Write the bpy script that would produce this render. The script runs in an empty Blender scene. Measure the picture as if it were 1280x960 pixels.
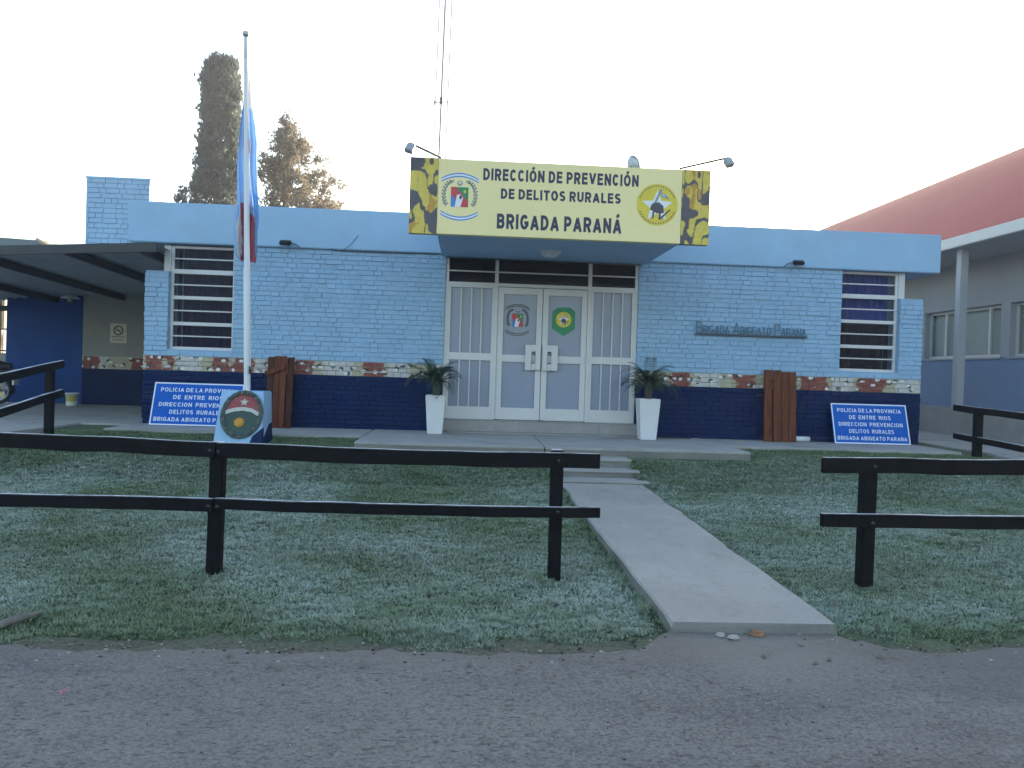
import bpy, bmesh, math, random
import numpy as np
from mathutils import Vector, Matrix

S = bpy.context.scene
COL = S.collection
RND = random.Random(7)
NR = np.random.default_rng(11)

# ------------------------------------------------------------------ camera
F_PX, YAW, PITCH, ROLL = 1000.0, .055, -.012, .0317
CAM = Vector((0, -12.2, .9))
fw = Vector((math.sin(YAW)*math.cos(PITCH), math.cos(YAW)*math.cos(PITCH), math.sin(PITCH)))
r0 = Vector((math.cos(YAW), -math.sin(YAW), 0)); u0 = r0.cross(fw)
RT = r0*math.cos(ROLL)+u0*math.sin(ROLL); UP = u0*math.cos(ROLL)-r0*math.sin(ROLL)
cd = bpy.data.cameras.new('camera'); cam = bpy.data.objects.new('camera', cd); COL.objects.link(cam)
cd.sensor_width = 36; cd.sensor_fit = 'HORIZONTAL'; cd.lens = 36*F_PX/1280
cd.clip_start = .05; cd.clip_end = 3000
m3 = Matrix((RT, UP, -fw)).transposed(); m4 = m3.to_4x4(); m4.translation = CAM; cam.matrix_world = m4
S.camera = cam
def ray(x, y): return fw+RT*((x-640)/F_PX)+UP*((480-y)/F_PX)
def PY(x, y, Y): d = ray(x, y); return CAM+d*((Y-CAM.y)/d.y)
def PZ(x, y, Z): d = ray(x, y); return CAM+d*((Z-CAM.z)/d.z)
def PX(x, y, X): d = ray(x, y); return CAM+d*((X-CAM.x)/d.x)

# ------------------------------------------------------------------ sky, sun, exposure
SUN_AZ, SUN_EL = math.radians(38), math.radians(9)      # azimuth from +Y towards +X: low, behind the building on the right
w = bpy.data.worlds.new('World'); S.world = w; w.use_nodes = True
nt = w.node_tree; nt.nodes.clear()
sky = nt.nodes.new('ShaderNodeTexSky'); sky.sky_type = 'NISHITA'; sky.sun_disc = False
sky.sun_elevation = SUN_EL; sky.sun_rotation = SUN_AZ
sky.altitude = 50; sky.air_density = 1.0; sky.dust_density = 2.5; sky.ozone_density = 1.0
bg = nt.nodes.new('ShaderNodeBackground'); bg.inputs['Strength'].default_value = .15
wo = nt.nodes.new('ShaderNodeOutputWorld')
nt.links.new(sky.outputs[0], bg.inputs[0]); nt.links.new(bg.outputs[0], wo.inputs[0])
sl = bpy.data.lights.new('sun', 'SUN'); sl.energy = 2.5; sl.angle = math.radians(.5); sl.color = (1, .86, .68)
so = bpy.data.objects.new('sun', sl); COL.objects.link(so)
sd = Vector((math.sin(SUN_AZ)*math.cos(SUN_EL), math.cos(SUN_AZ)*math.cos(SUN_EL), math.sin(SUN_EL)))
so.rotation_euler = sd.to_track_quat('Z', 'Y').to_euler()
S.view_settings.view_transform = 'Standard'; S.view_settings.look = 'None'
S.view_settings.exposure = 2.3; S.view_settings.gamma = 1

# ------------------------------------------------------------------ materials
def srgb(r, g, b):
    f = lambda c: (c/255/12.92) if c/255 <= .04045 else ((c/255+.055)/1.055)**2.4
    return (f(r), f(g), f(b))
class NT:
    def __init__(s, name):
        s.m = bpy.data.materials.new(name); s.m.use_nodes = True; s.t = s.m.node_tree
        s.b = s.t.nodes['Principled BSDF']; s.out = s.t.nodes['Material Output']
    def n(s, typ, **kw):
        x = s.t.nodes.new(typ)
        for k, v in kw.items():
            if k.startswith('i_'):
                key = k[2:]; key = int(key) if key.isdigit() else key.replace('_', ' ')
                x.inputs[key].default_value = v
            else: setattr(x, k, v)
        return x
    def l(s, a, b): s.t.links.new(a, b)
    def pos(s, sc=(1, 1, 1)):
        g = s.n('ShaderNodeNewGeometry'); mp = s.n('ShaderNodeMapping'); mp.inputs['Scale'].default_value = sc
        s.l(g.outputs['Position'], mp.inputs[0]); return mp.outputs[0]
    def noise(s, scale, detail=4, rough=.55, sc=(1, 1, 1)):
        x = s.n('ShaderNodeTexNoise'); x.inputs['Scale'].default_value = scale; x.inputs['Detail'].default_value = detail
        x.inputs['Roughness'].default_value = rough; s.l(s.pos(sc), x.inputs['Vector']); return x.outputs[0]
    def ramp(s, fac, a, b, ca=0, cb=1):
        x = s.n('ShaderNodeMapRange'); x.inputs[1].default_value = a; x.inputs[2].default_value = b
        x.inputs[3].default_value = ca; x.inputs[4].default_value = cb; s.l(fac, x.inputs[0]); return x.outputs[0]
    def mul(s, a, b, op='MULTIPLY'):
        x = s.n('ShaderNodeMath', operation=op)
        for i, v in enumerate((a, b)):
            if isinstance(v, (int, float)): x.inputs[i].default_value = v
            else: s.l(v, x.inputs[i])
        return x.outputs[0]
    def mix(s, fac, a, b):
        x = s.n('ShaderNodeMix', data_type='RGBA')
        if isinstance(fac, (int, float)): x.inputs[0].default_value = fac
        else: s.l(fac, x.inputs[0])
        for i, v in ((6, a), (7, b)):
            if isinstance(v, tuple): x.inputs[i].default_value = (*v[:3], 1)
            else: s.l(v, x.inputs[i])
        return x.outputs[2]
    def bump(s, h, strength=.3, dist=.01):
        x = s.n('ShaderNodeBump'); x.inputs['Strength'].default_value = strength; x.inputs['Distance'].default_value = dist
        s.l(h, x.inputs['Height']); s.l(x.outputs[0], s.b.inputs['Normal'])
    def col(s, c):
        if isinstance(c, tuple): s.b.inputs['Base Color'].default_value = (*c, 1)
        else: s.l(c, s.b.inputs['Base Color'])
    def rough(s, r): s.b.inputs['Roughness'].default_value = r
def dk(c, k): return tuple(x*k for x in c)
def paint(name, c, rough=.55, var=.14, scale=3.0, bump=.15, bscale=90, dirt=None, dirtamt=.3, metal=0, spec=.5):
    t = NT(name)
    n1 = t.noise(scale, 5, .6); n2 = t.noise(scale*9, 3)
    f = t.ramp(n1, .3, .7)
    cc = t.mix(f, dk(c, 1-var), dk(c, 1+var*.6))
    cc = t.mix(t.ramp(n2, .35, .7, 0, .5), cc, dk(c, 1-var*.8))
    if dirt:
        cc = t.mix(t.ramp(t.noise(scale*.7, 6, .7), .52, .75, 0, dirtamt), cc, dirt)
    t.col(cc); t.rough(rough); t.b.inputs['Metallic'].default_value = metal
    t.b.inputs['Specular IOR Level'].default_value = spec
    if bump: t.bump(t.noise(bscale, 3), bump, .004)
    return t.m
LB = (.265, .425, .60); NAVY = (.003, .0165, .075)
M = {}
M['blue'] = paint('light_blue_paint', LB, .6, .13, 2.2, .35, 60, (.30, .36, .38), .25)
M['blue_plaster'] = paint('light_blue_plaster', (.29, .465, .66), .6, .08, 1.2, .3, 45, (.25, .33, .38), .35)
M['mortar_blue'] = paint('blue_painted_mortar', (.25, .405, .575), .75, .15, 8, .5, 70)
M['navy'] = paint('navy_paint', NAVY, .6, .2, 3, .35, 60, (.02, .03, .06), .3, spec=.12)
M['mortar_navy'] = paint('navy_painted_mortar', (.003, .014, .065), .65, .15, 8, .5, 70, spec=.12)
M['mortar_band'] = paint('tan_painted_mortar', (.22, .19, .14), .75, .15, 8, .5, 70)
M['wall_blue'] = paint('royal_blue_wall', (.006, .06, .25), .6, .2, 2, .3, 50, spec=.2)
M['grey_plaster'] = paint('grey_plaster', (.29, .295, .275), .8, .15, 2, .4, 40)
M['white'] = paint('white_enamel', (.60, .59, .595), .4, .05, 2, .08, 50, (.45, .43, .40), .25)
M['white_dull'] = paint('white_plastic', (.64, .64, .66), .5, .05, 3, .05, 50, (.5, .48, .45), .2)
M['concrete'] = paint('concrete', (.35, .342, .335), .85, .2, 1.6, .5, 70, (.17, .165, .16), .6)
M['tile'] = paint('grey_tile', (.30, .29, .285), .6, .14, 4, .2, 70, (.18, .17, .16), .4)
M['concrete_dark'] = paint('weathered_shaded_concrete', (.20, .195, .18), .9, .25, 2, .6, 60, (.09, .10, .08), .6)  # weathered tone; on risers and porch edges it stands in for shading
M['asphalt_roof'] = paint('dark_roofing', (.05, .05, .055), .8, .2, 3, .3, 40)
M['carport'] = paint('carport_sheet', (.36, .40, .43), .5, .15, 2, .1, 30)
M['carport_beam'] = paint('carport_beam', (.018, .022, .03), .5, .15, 3, .1, 30)
M['black'] = paint('black_plastic', (.014, .014, .016), .45, .2, 6, .1, 60)
M['dark_metal'] = paint('dark_metal', (.05, .05, .055), .45, .2, 6, .1, 60, metal=.6)
M['steel'] = paint('galvanised_steel', (.42, .43, .44), .45, .1, 6, .1, 60, metal=.7)
M['red_roof'] = paint('red_sheet_roof', (.30, .022, .026), .6, .1, .6, .05, 40, spec=.25)
M['grey_wall'] = paint('grey_render', (.36, .365, .39), .8, .08, 1.5, .4, 60)
M['bluegrey_wall'] = paint('blue_grey_render', (.15, .235, .385), .75, .08, 1.5, .4, 60)
M['soffit'] = paint('white_soffit', (.42, .43, .45), .7, .05, 1, .05, 30)
M['signbg'] = paint('cream_vinyl', (.84, .71, .35), .45, .04, 1.5, .02, 40)
M['signblue'] = paint('blue_sign_sheet', (.002, .10, .47), .45, .08, 3, .03, 40, spec=.15)
M['ink'] = paint('navy_ink', (.022, .024, .075), .5, .1, 5, 0)
M['white_ink'] = paint('white_ink', (.74, .76, .80), .5, .05, 5, 0)
M['e_blue'] = paint('emblem_blue', (.05, .22, .58), .5, .1, 8, 0)
M['e_red'] = paint('emblem_red', (.55, .05, .07), .5, .1, 8, 0)
M['e_green'] = paint('emblem_green', (.02, .24, .10), .5, .1, 8, 0)
M['e_yellow'] = paint('emblem_yellow', (.72, .55, .05), .5, .1, 8, 0)
M['e_grey'] = paint('emblem_grey', (.28, .29, .27), .5, .15, 8, 0)
M['e_dark'] = paint('emblem_dark', (.06, .06, .08), .5, .15, 8, 0)
M['stone_grey'] = paint('carved_grey', (.11, .125, .12), .8, .35, 18, .6, 60)
M['stone_red'] = paint('carved_red', (.30, .075, .08), .8, .2, 18, .5, 60)
M['stone_green'] = paint('carved_green', (.045, .085, .075), .8, .3, 18, .5, 60)
M['stone_white'] = paint('carved_white', (.5, .5, .46), .8, .15, 18, .5, 60)
M['stone_gold'] = paint('carved_gold', (.55, .28, .03), .7, .2, 18, .4, 60)
M['plate'] = paint('yellowed_plate', (.62, .58, .44), .6, .08, 6, 0)
M['shed'] = paint('shed_roof', (.10, .15, .17), .6, .15, 5, .2, 40)
M['tan'] = paint('tan_tile', (.38, .30, .22), .8, .15, 5, .3, 40)
M['soil'] = paint('potting_soil', (.03, .025, .02), .95, .3, 20, .8, 60)
M['bark'] = paint('bark', (.07, .055, .045), .9, .3, 6, .8, 25)
M['rubber'] = paint('tyre_rubber', (.015, .015, .016), .8, .2, 10, .3, 80)
M['moto_blue'] = paint('motorcycle_blue', (.03, .055, .13), .3, .1, 6, .02, 50)
M['stone'] = paint('pale_stone', (.34, .33, .31), .85, .25, 14, .6, 40)
M['brickred'] = paint('broken_brick', (.28, .15, .09), .9, .3, 14, .6, 40)
M['curtain_blue'] = paint('blue_curtain', (.035, .12, .62), .9, .1, 6, .1, 30)
M['curtain_grey'] = paint('grey_curtain', (.035, .036, .10), .9, .1, 6, .1, 30)
M['curtain_pale'] = paint('pale_curtain', (.60, .68, .66), .9, .08, 4, .1, 30)
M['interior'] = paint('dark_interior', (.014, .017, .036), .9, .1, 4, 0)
M['pink'] = paint('pink_plastic', (.6, .12, .2), .5, .1, 8, 0)
M['bucket_lbl'] = paint('yellow_label', (.40, .34, .07), .6, .15, 10, 0)
M['cable'] = paint('cable', (.05, .07, .10), .6, .1, 10, 0)

def pathmat():
    t = NT('trowelled_concrete'); n = t.noise(1.3, 5, .6); m = t.noise(7, 6, .7, (1, .6, 1)); f = t.noise(75, 4, .7)
    c = t.mix(t.ramp(n, .3, .7), (.275, .262, .248), (.35, .334, .316)); c = t.mix(t.ramp(m, .53, .7, 0, .55), c, (.215, .205, .19))
    c = t.mix(t.ramp(f, .54, .64, 0, .4), c, (.17, .165, .155)); c = t.mix(t.ramp(f, .44, .34, 0, .3), c, (.46, .45, .44))
    t.col(c); t.rough(.85); t.bump(f, .5, .004); return t.m
M['path'] = pathmat()
def wood(name, c, frost=False, sc=(1, 1, 1), rough=.6, grain=22):
    t = NT(name)
    n = t.noise(grain, 5, .65, sc); n2 = t.noise(2.5, 3)
    cc = t.mix(t.ramp(n, .3, .72), dk(c, .5), dk(c, 1.35)); cc = t.mix(t.ramp(n2, .4, .7, 0, .5), cc, dk(c, .6))
    if frost:      # rime lying on upward faces, sparse on the rest
        g = t.n('ShaderNodeNewGeometry'); sp = t.n('ShaderNodeSeparateXYZ'); t.l(g.outputs['True Normal'], sp.inputs[0])
        f = t.mul(t.ramp(sp.outputs[2], .55, .9), t.ramp(t.noise(9, 4), .3, .55, .35, 1))
        cc = t.mix(f, cc, (.55, .58, .62))
    t.col(cc); t.rough(rough); t.b.inputs['Specular IOR Level'].default_value = .12; t.bump(n, .5, .004); return t.m
M['fence'] = wood('dark_fence_wood', (.004, .005, .0075), True, (1, 1, 1), .6, 14)
M['boards'] = wood('red_brown_board', (.155, .05, .028), False, (1, 1, .06), .6, 26)
M['boards_dark'] = wood('dark_red_brown_board', (.085, .032, .022), False, (1, 1, .06), .6, 26)
M['stick'] = wood('weathered_wood', (.17, .165, .15), False, (.2, 1, 1), .85, 20)

def glass(name, tint=(.012, .015, .03), alpha=.3):
    t = NT(name); t.col(tint); t.rough(.06); t.b.inputs['Specular IOR Level'].default_value = .12
    t.bump(t.noise(1.3, 2), .08, .02)
    tr = t.n('ShaderNodeBsdfTransparent'); mx = t.n('ShaderNodeMixShader'); mx.inputs[0].default_value = alpha
    t.l(tr.outputs[0], mx.inputs[1]); t.l(t.b.outputs[0], mx.inputs[2]); t.l(mx.outputs[0], t.out.inputs[0]); return t.m
M['glass'] = glass('window_glass'); M['glass_clear'] = glass('clear_window_glass', (.05, .06, .06), .15)
def frosted():
    t = NT('frosted_door_glass')                     # film-covered glass with faint vertical ribs of the blind behind it
    wv = t.n('ShaderNodeTexWave'); wv.inputs['Scale'].default_value = 9; wv.bands_direction = 'X'
    t.l(t.pos(), wv.inputs['Vector'])
    t.col(t.mix(t.mul(wv.outputs[1], .5), (.235, .275, .37), (.275, .32, .405))); t.rough(.22); return t.m
M['frosted'] = frosted()
def vcol(name, rough=.6, bump=.35, sheen=0):
    t = NT(name); a = t.n('ShaderNodeAttribute', attribute_name='Col')
    n = t.noise(14, 4)
    cc = t.n('ShaderNodeMix', data_type='RGBA', blend_type='MULTIPLY'); cc.inputs[0].default_value = 1
    t.l(a.outputs['Color'], cc.inputs[6]); r = t.ramp(n, .25, .75, .78, 1.1)
    cb = t.n('ShaderNodeCombineColor'); [t.l(r, cb.inputs[i]) for i in range(3)]; t.l(cb.outputs[0], cc.inputs[7])
    t.col(cc.outputs[2]); t.rough(rough)
    if bump: t.bump(t.noise(60, 3), bump, .004)
    return t.m
M['camo'] = vcol('desert_camouflage_paint'); M['camo_print'] = vcol('yellow_camouflage_print', .45, 0)
def cloth():
    t = NT('flag_cloth'); a = t.n('ShaderNodeAttribute', attribute_name='Col'); t.l(a.outputs['Color'], t.b.inputs['Base Color']); t.rough(.8)
    tl = t.n('ShaderNodeBsdfTranslucent'); t.l(a.outputs['Color'], tl.inputs[0]); mx = t.n('ShaderNodeMixShader'); mx.inputs[0].default_value = .45
    t.l(t.b.outputs[0], mx.inputs[1]); t.l(tl.outputs[0], mx.inputs[2]); t.l(mx.outputs[0], t.out.inputs[0]); return t.m
M['flag'] = cloth()
def foliage(name, a, b, trans=.35):
    t = NT(name); at = t.n('ShaderNodeAttribute', attribute_name='Col'); sp = t.n('ShaderNodeSeparateColor'); t.l(at.outputs['Color'], sp.inputs[0])
    c = t.mix(sp.outputs[0], a, b); t.col(c); t.rough(.6)
    tl = t.n('ShaderNodeBsdfTranslucent'); t.l(c, tl.inputs[0]); mx = t.n('ShaderNodeMixShader'); mx.inputs[0].default_value = trans
    t.l(t.b.outputs[0], mx.inputs[1]); t.l(tl.outputs[0], mx.inputs[2]); t.l(mx.outputs[0], t.out.inputs[0]); return t.m
M['cypress'] = foliage('cypress_foliage', (.07, .10, .10), (.11, .14, .135), .55)
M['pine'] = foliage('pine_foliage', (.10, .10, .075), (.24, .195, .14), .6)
M['palm'] = paint('palm_leaf', (.022, .05, .03), .5, .35, 8, .1, 40)
def grassmat():
    t = NT('frosted_grass'); at = t.n('ShaderNodeAttribute', attribute_name='Col'); sp = t.n('ShaderNodeSeparateColor'); t.l(at.outputs['Color'], sp.inputs[0])
    g = t.mix(sp.outputs[0], (.10, .162, .078), (.19, .25, .125))
    g = t.mix(t.ramp(t.noise(1.1, 4, .6), .56, .72, 0, .4), g, (.18, .175, .09))      # straw-coloured patches
    patch = t.ramp(t.noise(.6, 5, .62), .40, .60, .12, 1); fine = t.ramp(t.noise(16, 5, .65, (.7, 1.2, 1)), .38, .62, .38, 1)
    fr = t.mul(t.mul(patch, fine), t.ramp(sp.outputs[1], .1, .9, .45, .75))
    fr = t.mul(t.mul(fr, t.ramp(sp.outputs[2], 0, 1, 0, 1)), t.ramp(t.noise(24, 4, .65, (.6, 1.35, 1)), .55, .62, 1, .3))
    g = t.mix(t.ramp(t.noise(24, 4, .65, (.6, 1.35, 1)), .56, .64, 0, .7), g, (.024, .044, .024))      # old dark tufts
    t.col(t.mix(fr, g, (.57, .645, .65))); t.rough(.75)
    return t.m
M['grass'] = grassmat()
def groundmat():
    t = NT('lawn_soil'); n = t.noise(3, 6, .65); f = t.noise(38, 5, .7)
    c = t.mix(t.ramp(n, .35, .65), (.05, .085, .04), (.10, .135, .07))
    g = t.n('ShaderNodeNewGeometry'); sp = t.n('ShaderNodeSeparateXYZ'); t.l(g.outputs['Position'], sp.inputs[0])
    e = t.mul(t.ramp(sp.outputs[1], -7.55, -7.80), t.ramp(t.noise(5, 5, .65), .35, .6, .35, 1))
    c = t.mix(e, c, (.125, .112, .092)); c = t.mix(t.ramp(f, .5, .62, 0, .8), c, (.03, .04, .025))
    t.col(c); t.rough(.95); t.bump(f, 1, .02); return t.m
M['ground'] = groundmat()
def roadmat():
    t = NT('worn_asphalt'); n = t.noise(2.2, 6, .65, (.55, 1.3, 1)); fine = t.noise(62, 3, .7); mid = t.noise(22, 5, .7, (.7, 1.2, 1)); big = t.noise(.55, 4, .55, (.6, 1.4, 1))
    c = t.mix(t.ramp(n, .34, .66), (.098, .096, .096), (.160, .155, .150))
    c = t.mix(t.ramp(big, .46, .62, 0, .6), c, (.175, .162, .148))                # dried mud film
    c = t.mix(t.ramp(mid, .55, .68, 0, .8), c, (.055, .055, .058))
    pit = t.noise(34, 4, .6, (.45, 1.25, 1)); c = t.mix(t.ramp(pit, .60, .66, 0, .85), c, (.03, .03, .033))
    c = t.mix(t.ramp(fine, .53, .62, 0, .62), c, (.040, .040, .042)); c = t.mix(t.ramp(fine, .46, .36, 0, .5), c, (.245, .24, .235))
    g = t.n('ShaderNodeNewGeometry'); sp = t.n('ShaderNodeSeparateXYZ'); t.l(g.outputs['Position'], sp.inputs[0])
    e = t.mul(t.ramp(sp.outputs[1], -8.5, -7.8), t.mul(n, .7, 'ADD'))
    c = t.mix(t.ramp(e, .65, 1.2, 0, .7), c, (.15, .135, .118))                 # soil washed on to the edge
    vd = t.n('ShaderNodeVectorMath', operation='DISTANCE'); vd.inputs[1].default_value = (1.72, -7.95, -.62); t.l(g.outputs['Position'], vd.inputs[0])
    c = t.mix(t.ramp(t.mul(vd.outputs['Value'], t.mul(n, .9), 'ADD'), .95, .70, 0, .35), c, (.20, .194, .184))       # spilt cement at the path end
    vd = t.n('ShaderNodeVectorMath', operation='DISTANCE'); vd.inputs[1].default_value = (3.4, -7.9, -.62); t.l(g.outputs['Position'], vd.inputs[0])
    c = t.mix(t.ramp(t.mul(vd.outputs['Value'], t.mul(n, .9), 'ADD'), 1.6, 1.1, 0, .5), c, (.085, .088, .095))       # newer asphalt patch
    t.col(c); t.rough(.82); t.bump(t.mul(fine, t.mul(mid, .9), 'ADD'), .8, .008); return t.m
M['road'] = roadmat()

# ------------------------------------------------------------------ mesh helpers
class MB:
    def __init__(s): s.v = []; s.f = []; s.mi = []; s.ms = []; s.sm = []
    def mid(s, m):
        if m is None: return 0
        if m not in s.ms: s.ms.append(m)
        return s.ms.index(m)
    def add(s, vs, fs, m=None, smooth=False):
        o = len(s.v); s.v += [tuple(p) for p in vs]; i = s.mid(m)
        for f in fs: s.f.append(tuple(o+k for k in f)); s.mi.append(i); s.sm.append(smooth)
        return s
    def box(s, x0, x1, y0, y1, z0, z1, m=None, mat=None):
        vs = [Vector((x, y, z)) for z in (z0, z1) for y in (y0, y1) for x in (x0, x1)]
        if mat: vs = [mat @ p for p in vs]
        return s.add(vs, [(0, 2, 3, 1), (4, 5, 7, 6), (0, 1, 5, 4), (2, 6, 7, 3), (0, 4, 6, 2), (1, 3, 7, 5)], m)
    def beam(s, a, b, wd, ht, up=(0, 0, 1), m=None):       # rectangular bar from a to b
        a = Vector(a); b = Vector(b); d = (b-a).normalized(); sd_ = d.cross(Vector(up)).normalized(); u = sd_.cross(d)
        vs = [p+sd_*(i*wd/2)+u*(j*ht/2) for p in (a, b) for i, j in ((-1, -1), (1, -1), (1, 1), (-1, 1))]
        return s.add(vs, [(0, 3, 2, 1), (4, 5, 6, 7), (0, 1, 5, 4), (1, 2, 6, 5), (2, 3, 7, 6), (3, 0, 4, 7)], m)
    def tube(s, pts, rs, n=10, m=None, smooth=True, cap=True):
        pts = [Vector(p) for p in pts]
        if not isinstance(rs, (list, tuple)): rs = [rs]*len(pts)
        vs = []; fs = []
        for i, p in enumerate(pts):
            d = (pts[min(i+1, len(pts)-1)]-pts[max(i-1, 0)]).normalized()
            a = d.orthogonal().normalized() if i == 0 else (a-d*a.dot(d)).normalized()
            b = d.cross(a)
            for k in range(n):
                t = 2*math.pi*k/n; vs.append(p+(a*math.cos(t)+b*math.sin(t))*rs[i])
        for i in range(len(pts)-1):
            for k in range(n):
                k2 = (k+1) % n; fs.append((i*n+k, i*n+k2, (i+1)*n+k2, (i+1)*n+k))
        s.add(vs, fs, m, smooth)
        if cap: s.add(vs[:n], [tuple(range(n))[::-1]], m); s.add(vs[-n:], [tuple(range(n))], m)
        return s
    def lathe(s, c, prof, n=20, m=None, axis=(0, 0, 1)):
        q = Vector((0, 0, 1)).rotation_difference(Vector(axis)); c = Vector(c); vs = []; fs = []
        for r, z in prof:
            for k in range(n): t = 2*math.pi*k/n; vs.append(c+q @ Vector((r*math.cos(t), r*math.sin(t), z)))
        for i in range(len(prof)-1):
            for k in range(n): k2 = (k+1) % n; fs.append((i*n+k, i*n+k2, (i+1)*n+k2, (i+1)*n+k))
        s.add(vs, fs, m, True); return s
    def poly(s, pts, fn, layer=0, m=None): return s.add([fn(u, v, layer) for u, v in pts], [tuple(range(len(pts)))], m)
    def prism(s, pts, fn, l0, l1, m=None):
        n = len(pts); s.add([fn(u, v, l1) for u, v in pts]+[fn(u, v, l0) for u, v in pts],
              [tuple(range(n))]+[(k, n+k, n+(k+1) % n, (k+1) % n) for k in range(n)], m); return s
    def build(s, name, mat=None, parent=None, bevel=0, seg=2):
        me = bpy.data.meshes.new(name); me.from_pydata(s.v, [], s.f)
        ms = s.ms if s.ms else [mat]
        for x in ms: me.materials.append(M[x] if isinstance(x, str) else x)
        me.polygons.foreach_set('material_index', s.mi); me.polygons.foreach_set('use_smooth', s.sm)
        if bevel:
            bm = bmesh.new(); bm.from_mesh(me); bmesh.ops.remove_doubles(bm, verts=bm.verts, dist=1e-5)
            es = [e for e in bm.edges if len(e.link_faces) == 2 and e.calc_face_angle(0) > .6]
            bmesh.ops.bevel(bm, geom=es, offset=bevel, segments=seg, affect='EDGES', clamp_overlap=True); bm.to_mesh(me); bm.free()
        me.update(); return link(name, me, parent)
def link(name, me, parent=None):
    o = bpy.data.objects.new(name, me); COL.objects.link(o)
    if parent is not None: o.parent = parent; o.matrix_parent_inverse = parent_inv(parent)
    return o
def parent_inv(p): return WM(p).inverted()
def WM(o):
    m = o.matrix_basis.copy()
    if o.parent: m = WM(o.parent) @ o.matrix_parent_inverse @ m
    return m
def empty(name, loc, label, cat, group=None):
    o = bpy.data.objects.new(name, None); COL.objects.link(o); o.location = loc; o.empty_display_size = .1
    return tag(o, label, cat, group)
def tag(o, label, cat, group=None):
    o['label'] = label; o['category'] = cat
    if group: o['group'] = group
    return o
def struct(o): o['kind'] = 'structure'; return o
def stuff(o): o['kind'] = 'stuff'; return o
def copy_tree(o, parent=None):
    c = o.copy(); COL.objects.link(c); c.parent = parent
    for ch in list(o.children): copy_tree(ch, c)
    return c
def fast_mesh(name, verts, nper, mat, parent=None, col=None):
    """verts (n*nper,3): separate faces of nper corners each"""
    n = len(verts)//nper; me = bpy.data.meshes.new(name)
    me.vertices.add(len(verts)); me.vertices.foreach_set('co', np.asarray(verts, np.float32).ravel())
    me.loops.add(n*nper); me.loops.foreach_set('vertex_index', np.arange(n*nper, dtype=np.int32))
    me.polygons.add(n); me.polygons.foreach_set('loop_start', np.arange(0, n*nper, nper, dtype=np.int32))
    me.materials.append(M[mat])
    if col is not None:
        a = me.color_attributes.new('Col', 'FLOAT_COLOR', 'POINT'); c4 = np.ones((len(verts), 4), np.float32); c4[:, :3] = col
        a.data.foreach_set('color', c4.ravel())
    me.update(calc_edges=True); return link(name, me, parent)
def set_col(me, fn):
    a = me.color_attributes.new('Col', 'FLOAT_COLOR', 'POINT')
    out = []
    for v in me.vertices: c = fn(v.co); out += [c[0], c[1], c[2], 1]
    a.data.foreach_set('color', out)
def h2(i, j, s=0):
    n = (i*374761393+j*668265263+s*974634773) & 0xffffffff; n = ((n ^ (n >> 13))*1274126177) & 0xffffffff
    return ((n ^ (n >> 16)) & 0xffff)/65535
def vn(x, y, s=0):
    i, j = math.floor(x), math.floor(y); a, b = x-i, y-j; a = a*a*(3-2*a); b = b*b*(3-2*b)
    return (h2(i, j, s)*(1-a)+h2(i+1, j, s)*a)*(1-b)+(h2(i, j+1, s)*(1-a)+h2(i+1, j+1, s)*a)*b
def ell(cx, cy, rx, ry, n=24, a0=0, a1=2*math.pi):
    full = abs(a1-a0-2*math.pi) < 1e-6; k = n if full else n+1
    return [(cx+rx*math.cos(a0+(a1-a0)*i/n), cy+ry*math.sin(a0+(a1-a0)*i/n)) for i in range(k)]
def arcband(cx, cy, rx, ry, wd, a0, a1, n=16):
    o = ell(cx, cy, rx, ry, n, a0, a1); i = ell(cx, cy, rx-wd, ry-wd, n, a0, a1); return [[o[k], i[k], i[(k+1) % len(i)], o[(k+1) % len(o)]] for k in range(n)]
def star(cx, cy, R, r, n=5, rot=math.pi/2):
    return [(cx+(R if k % 2 == 0 else r)*math.cos(rot+math.pi*k/n), cy+(R if k % 2 == 0 else r)*math.sin(rot+math.pi*k/n)) for k in range(2*n)]
def planeY(Y):          # u = world X, v = world Z, layer towards the viewer
    return lambda u, v, l=0: Vector((u, Y-l, v))
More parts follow.
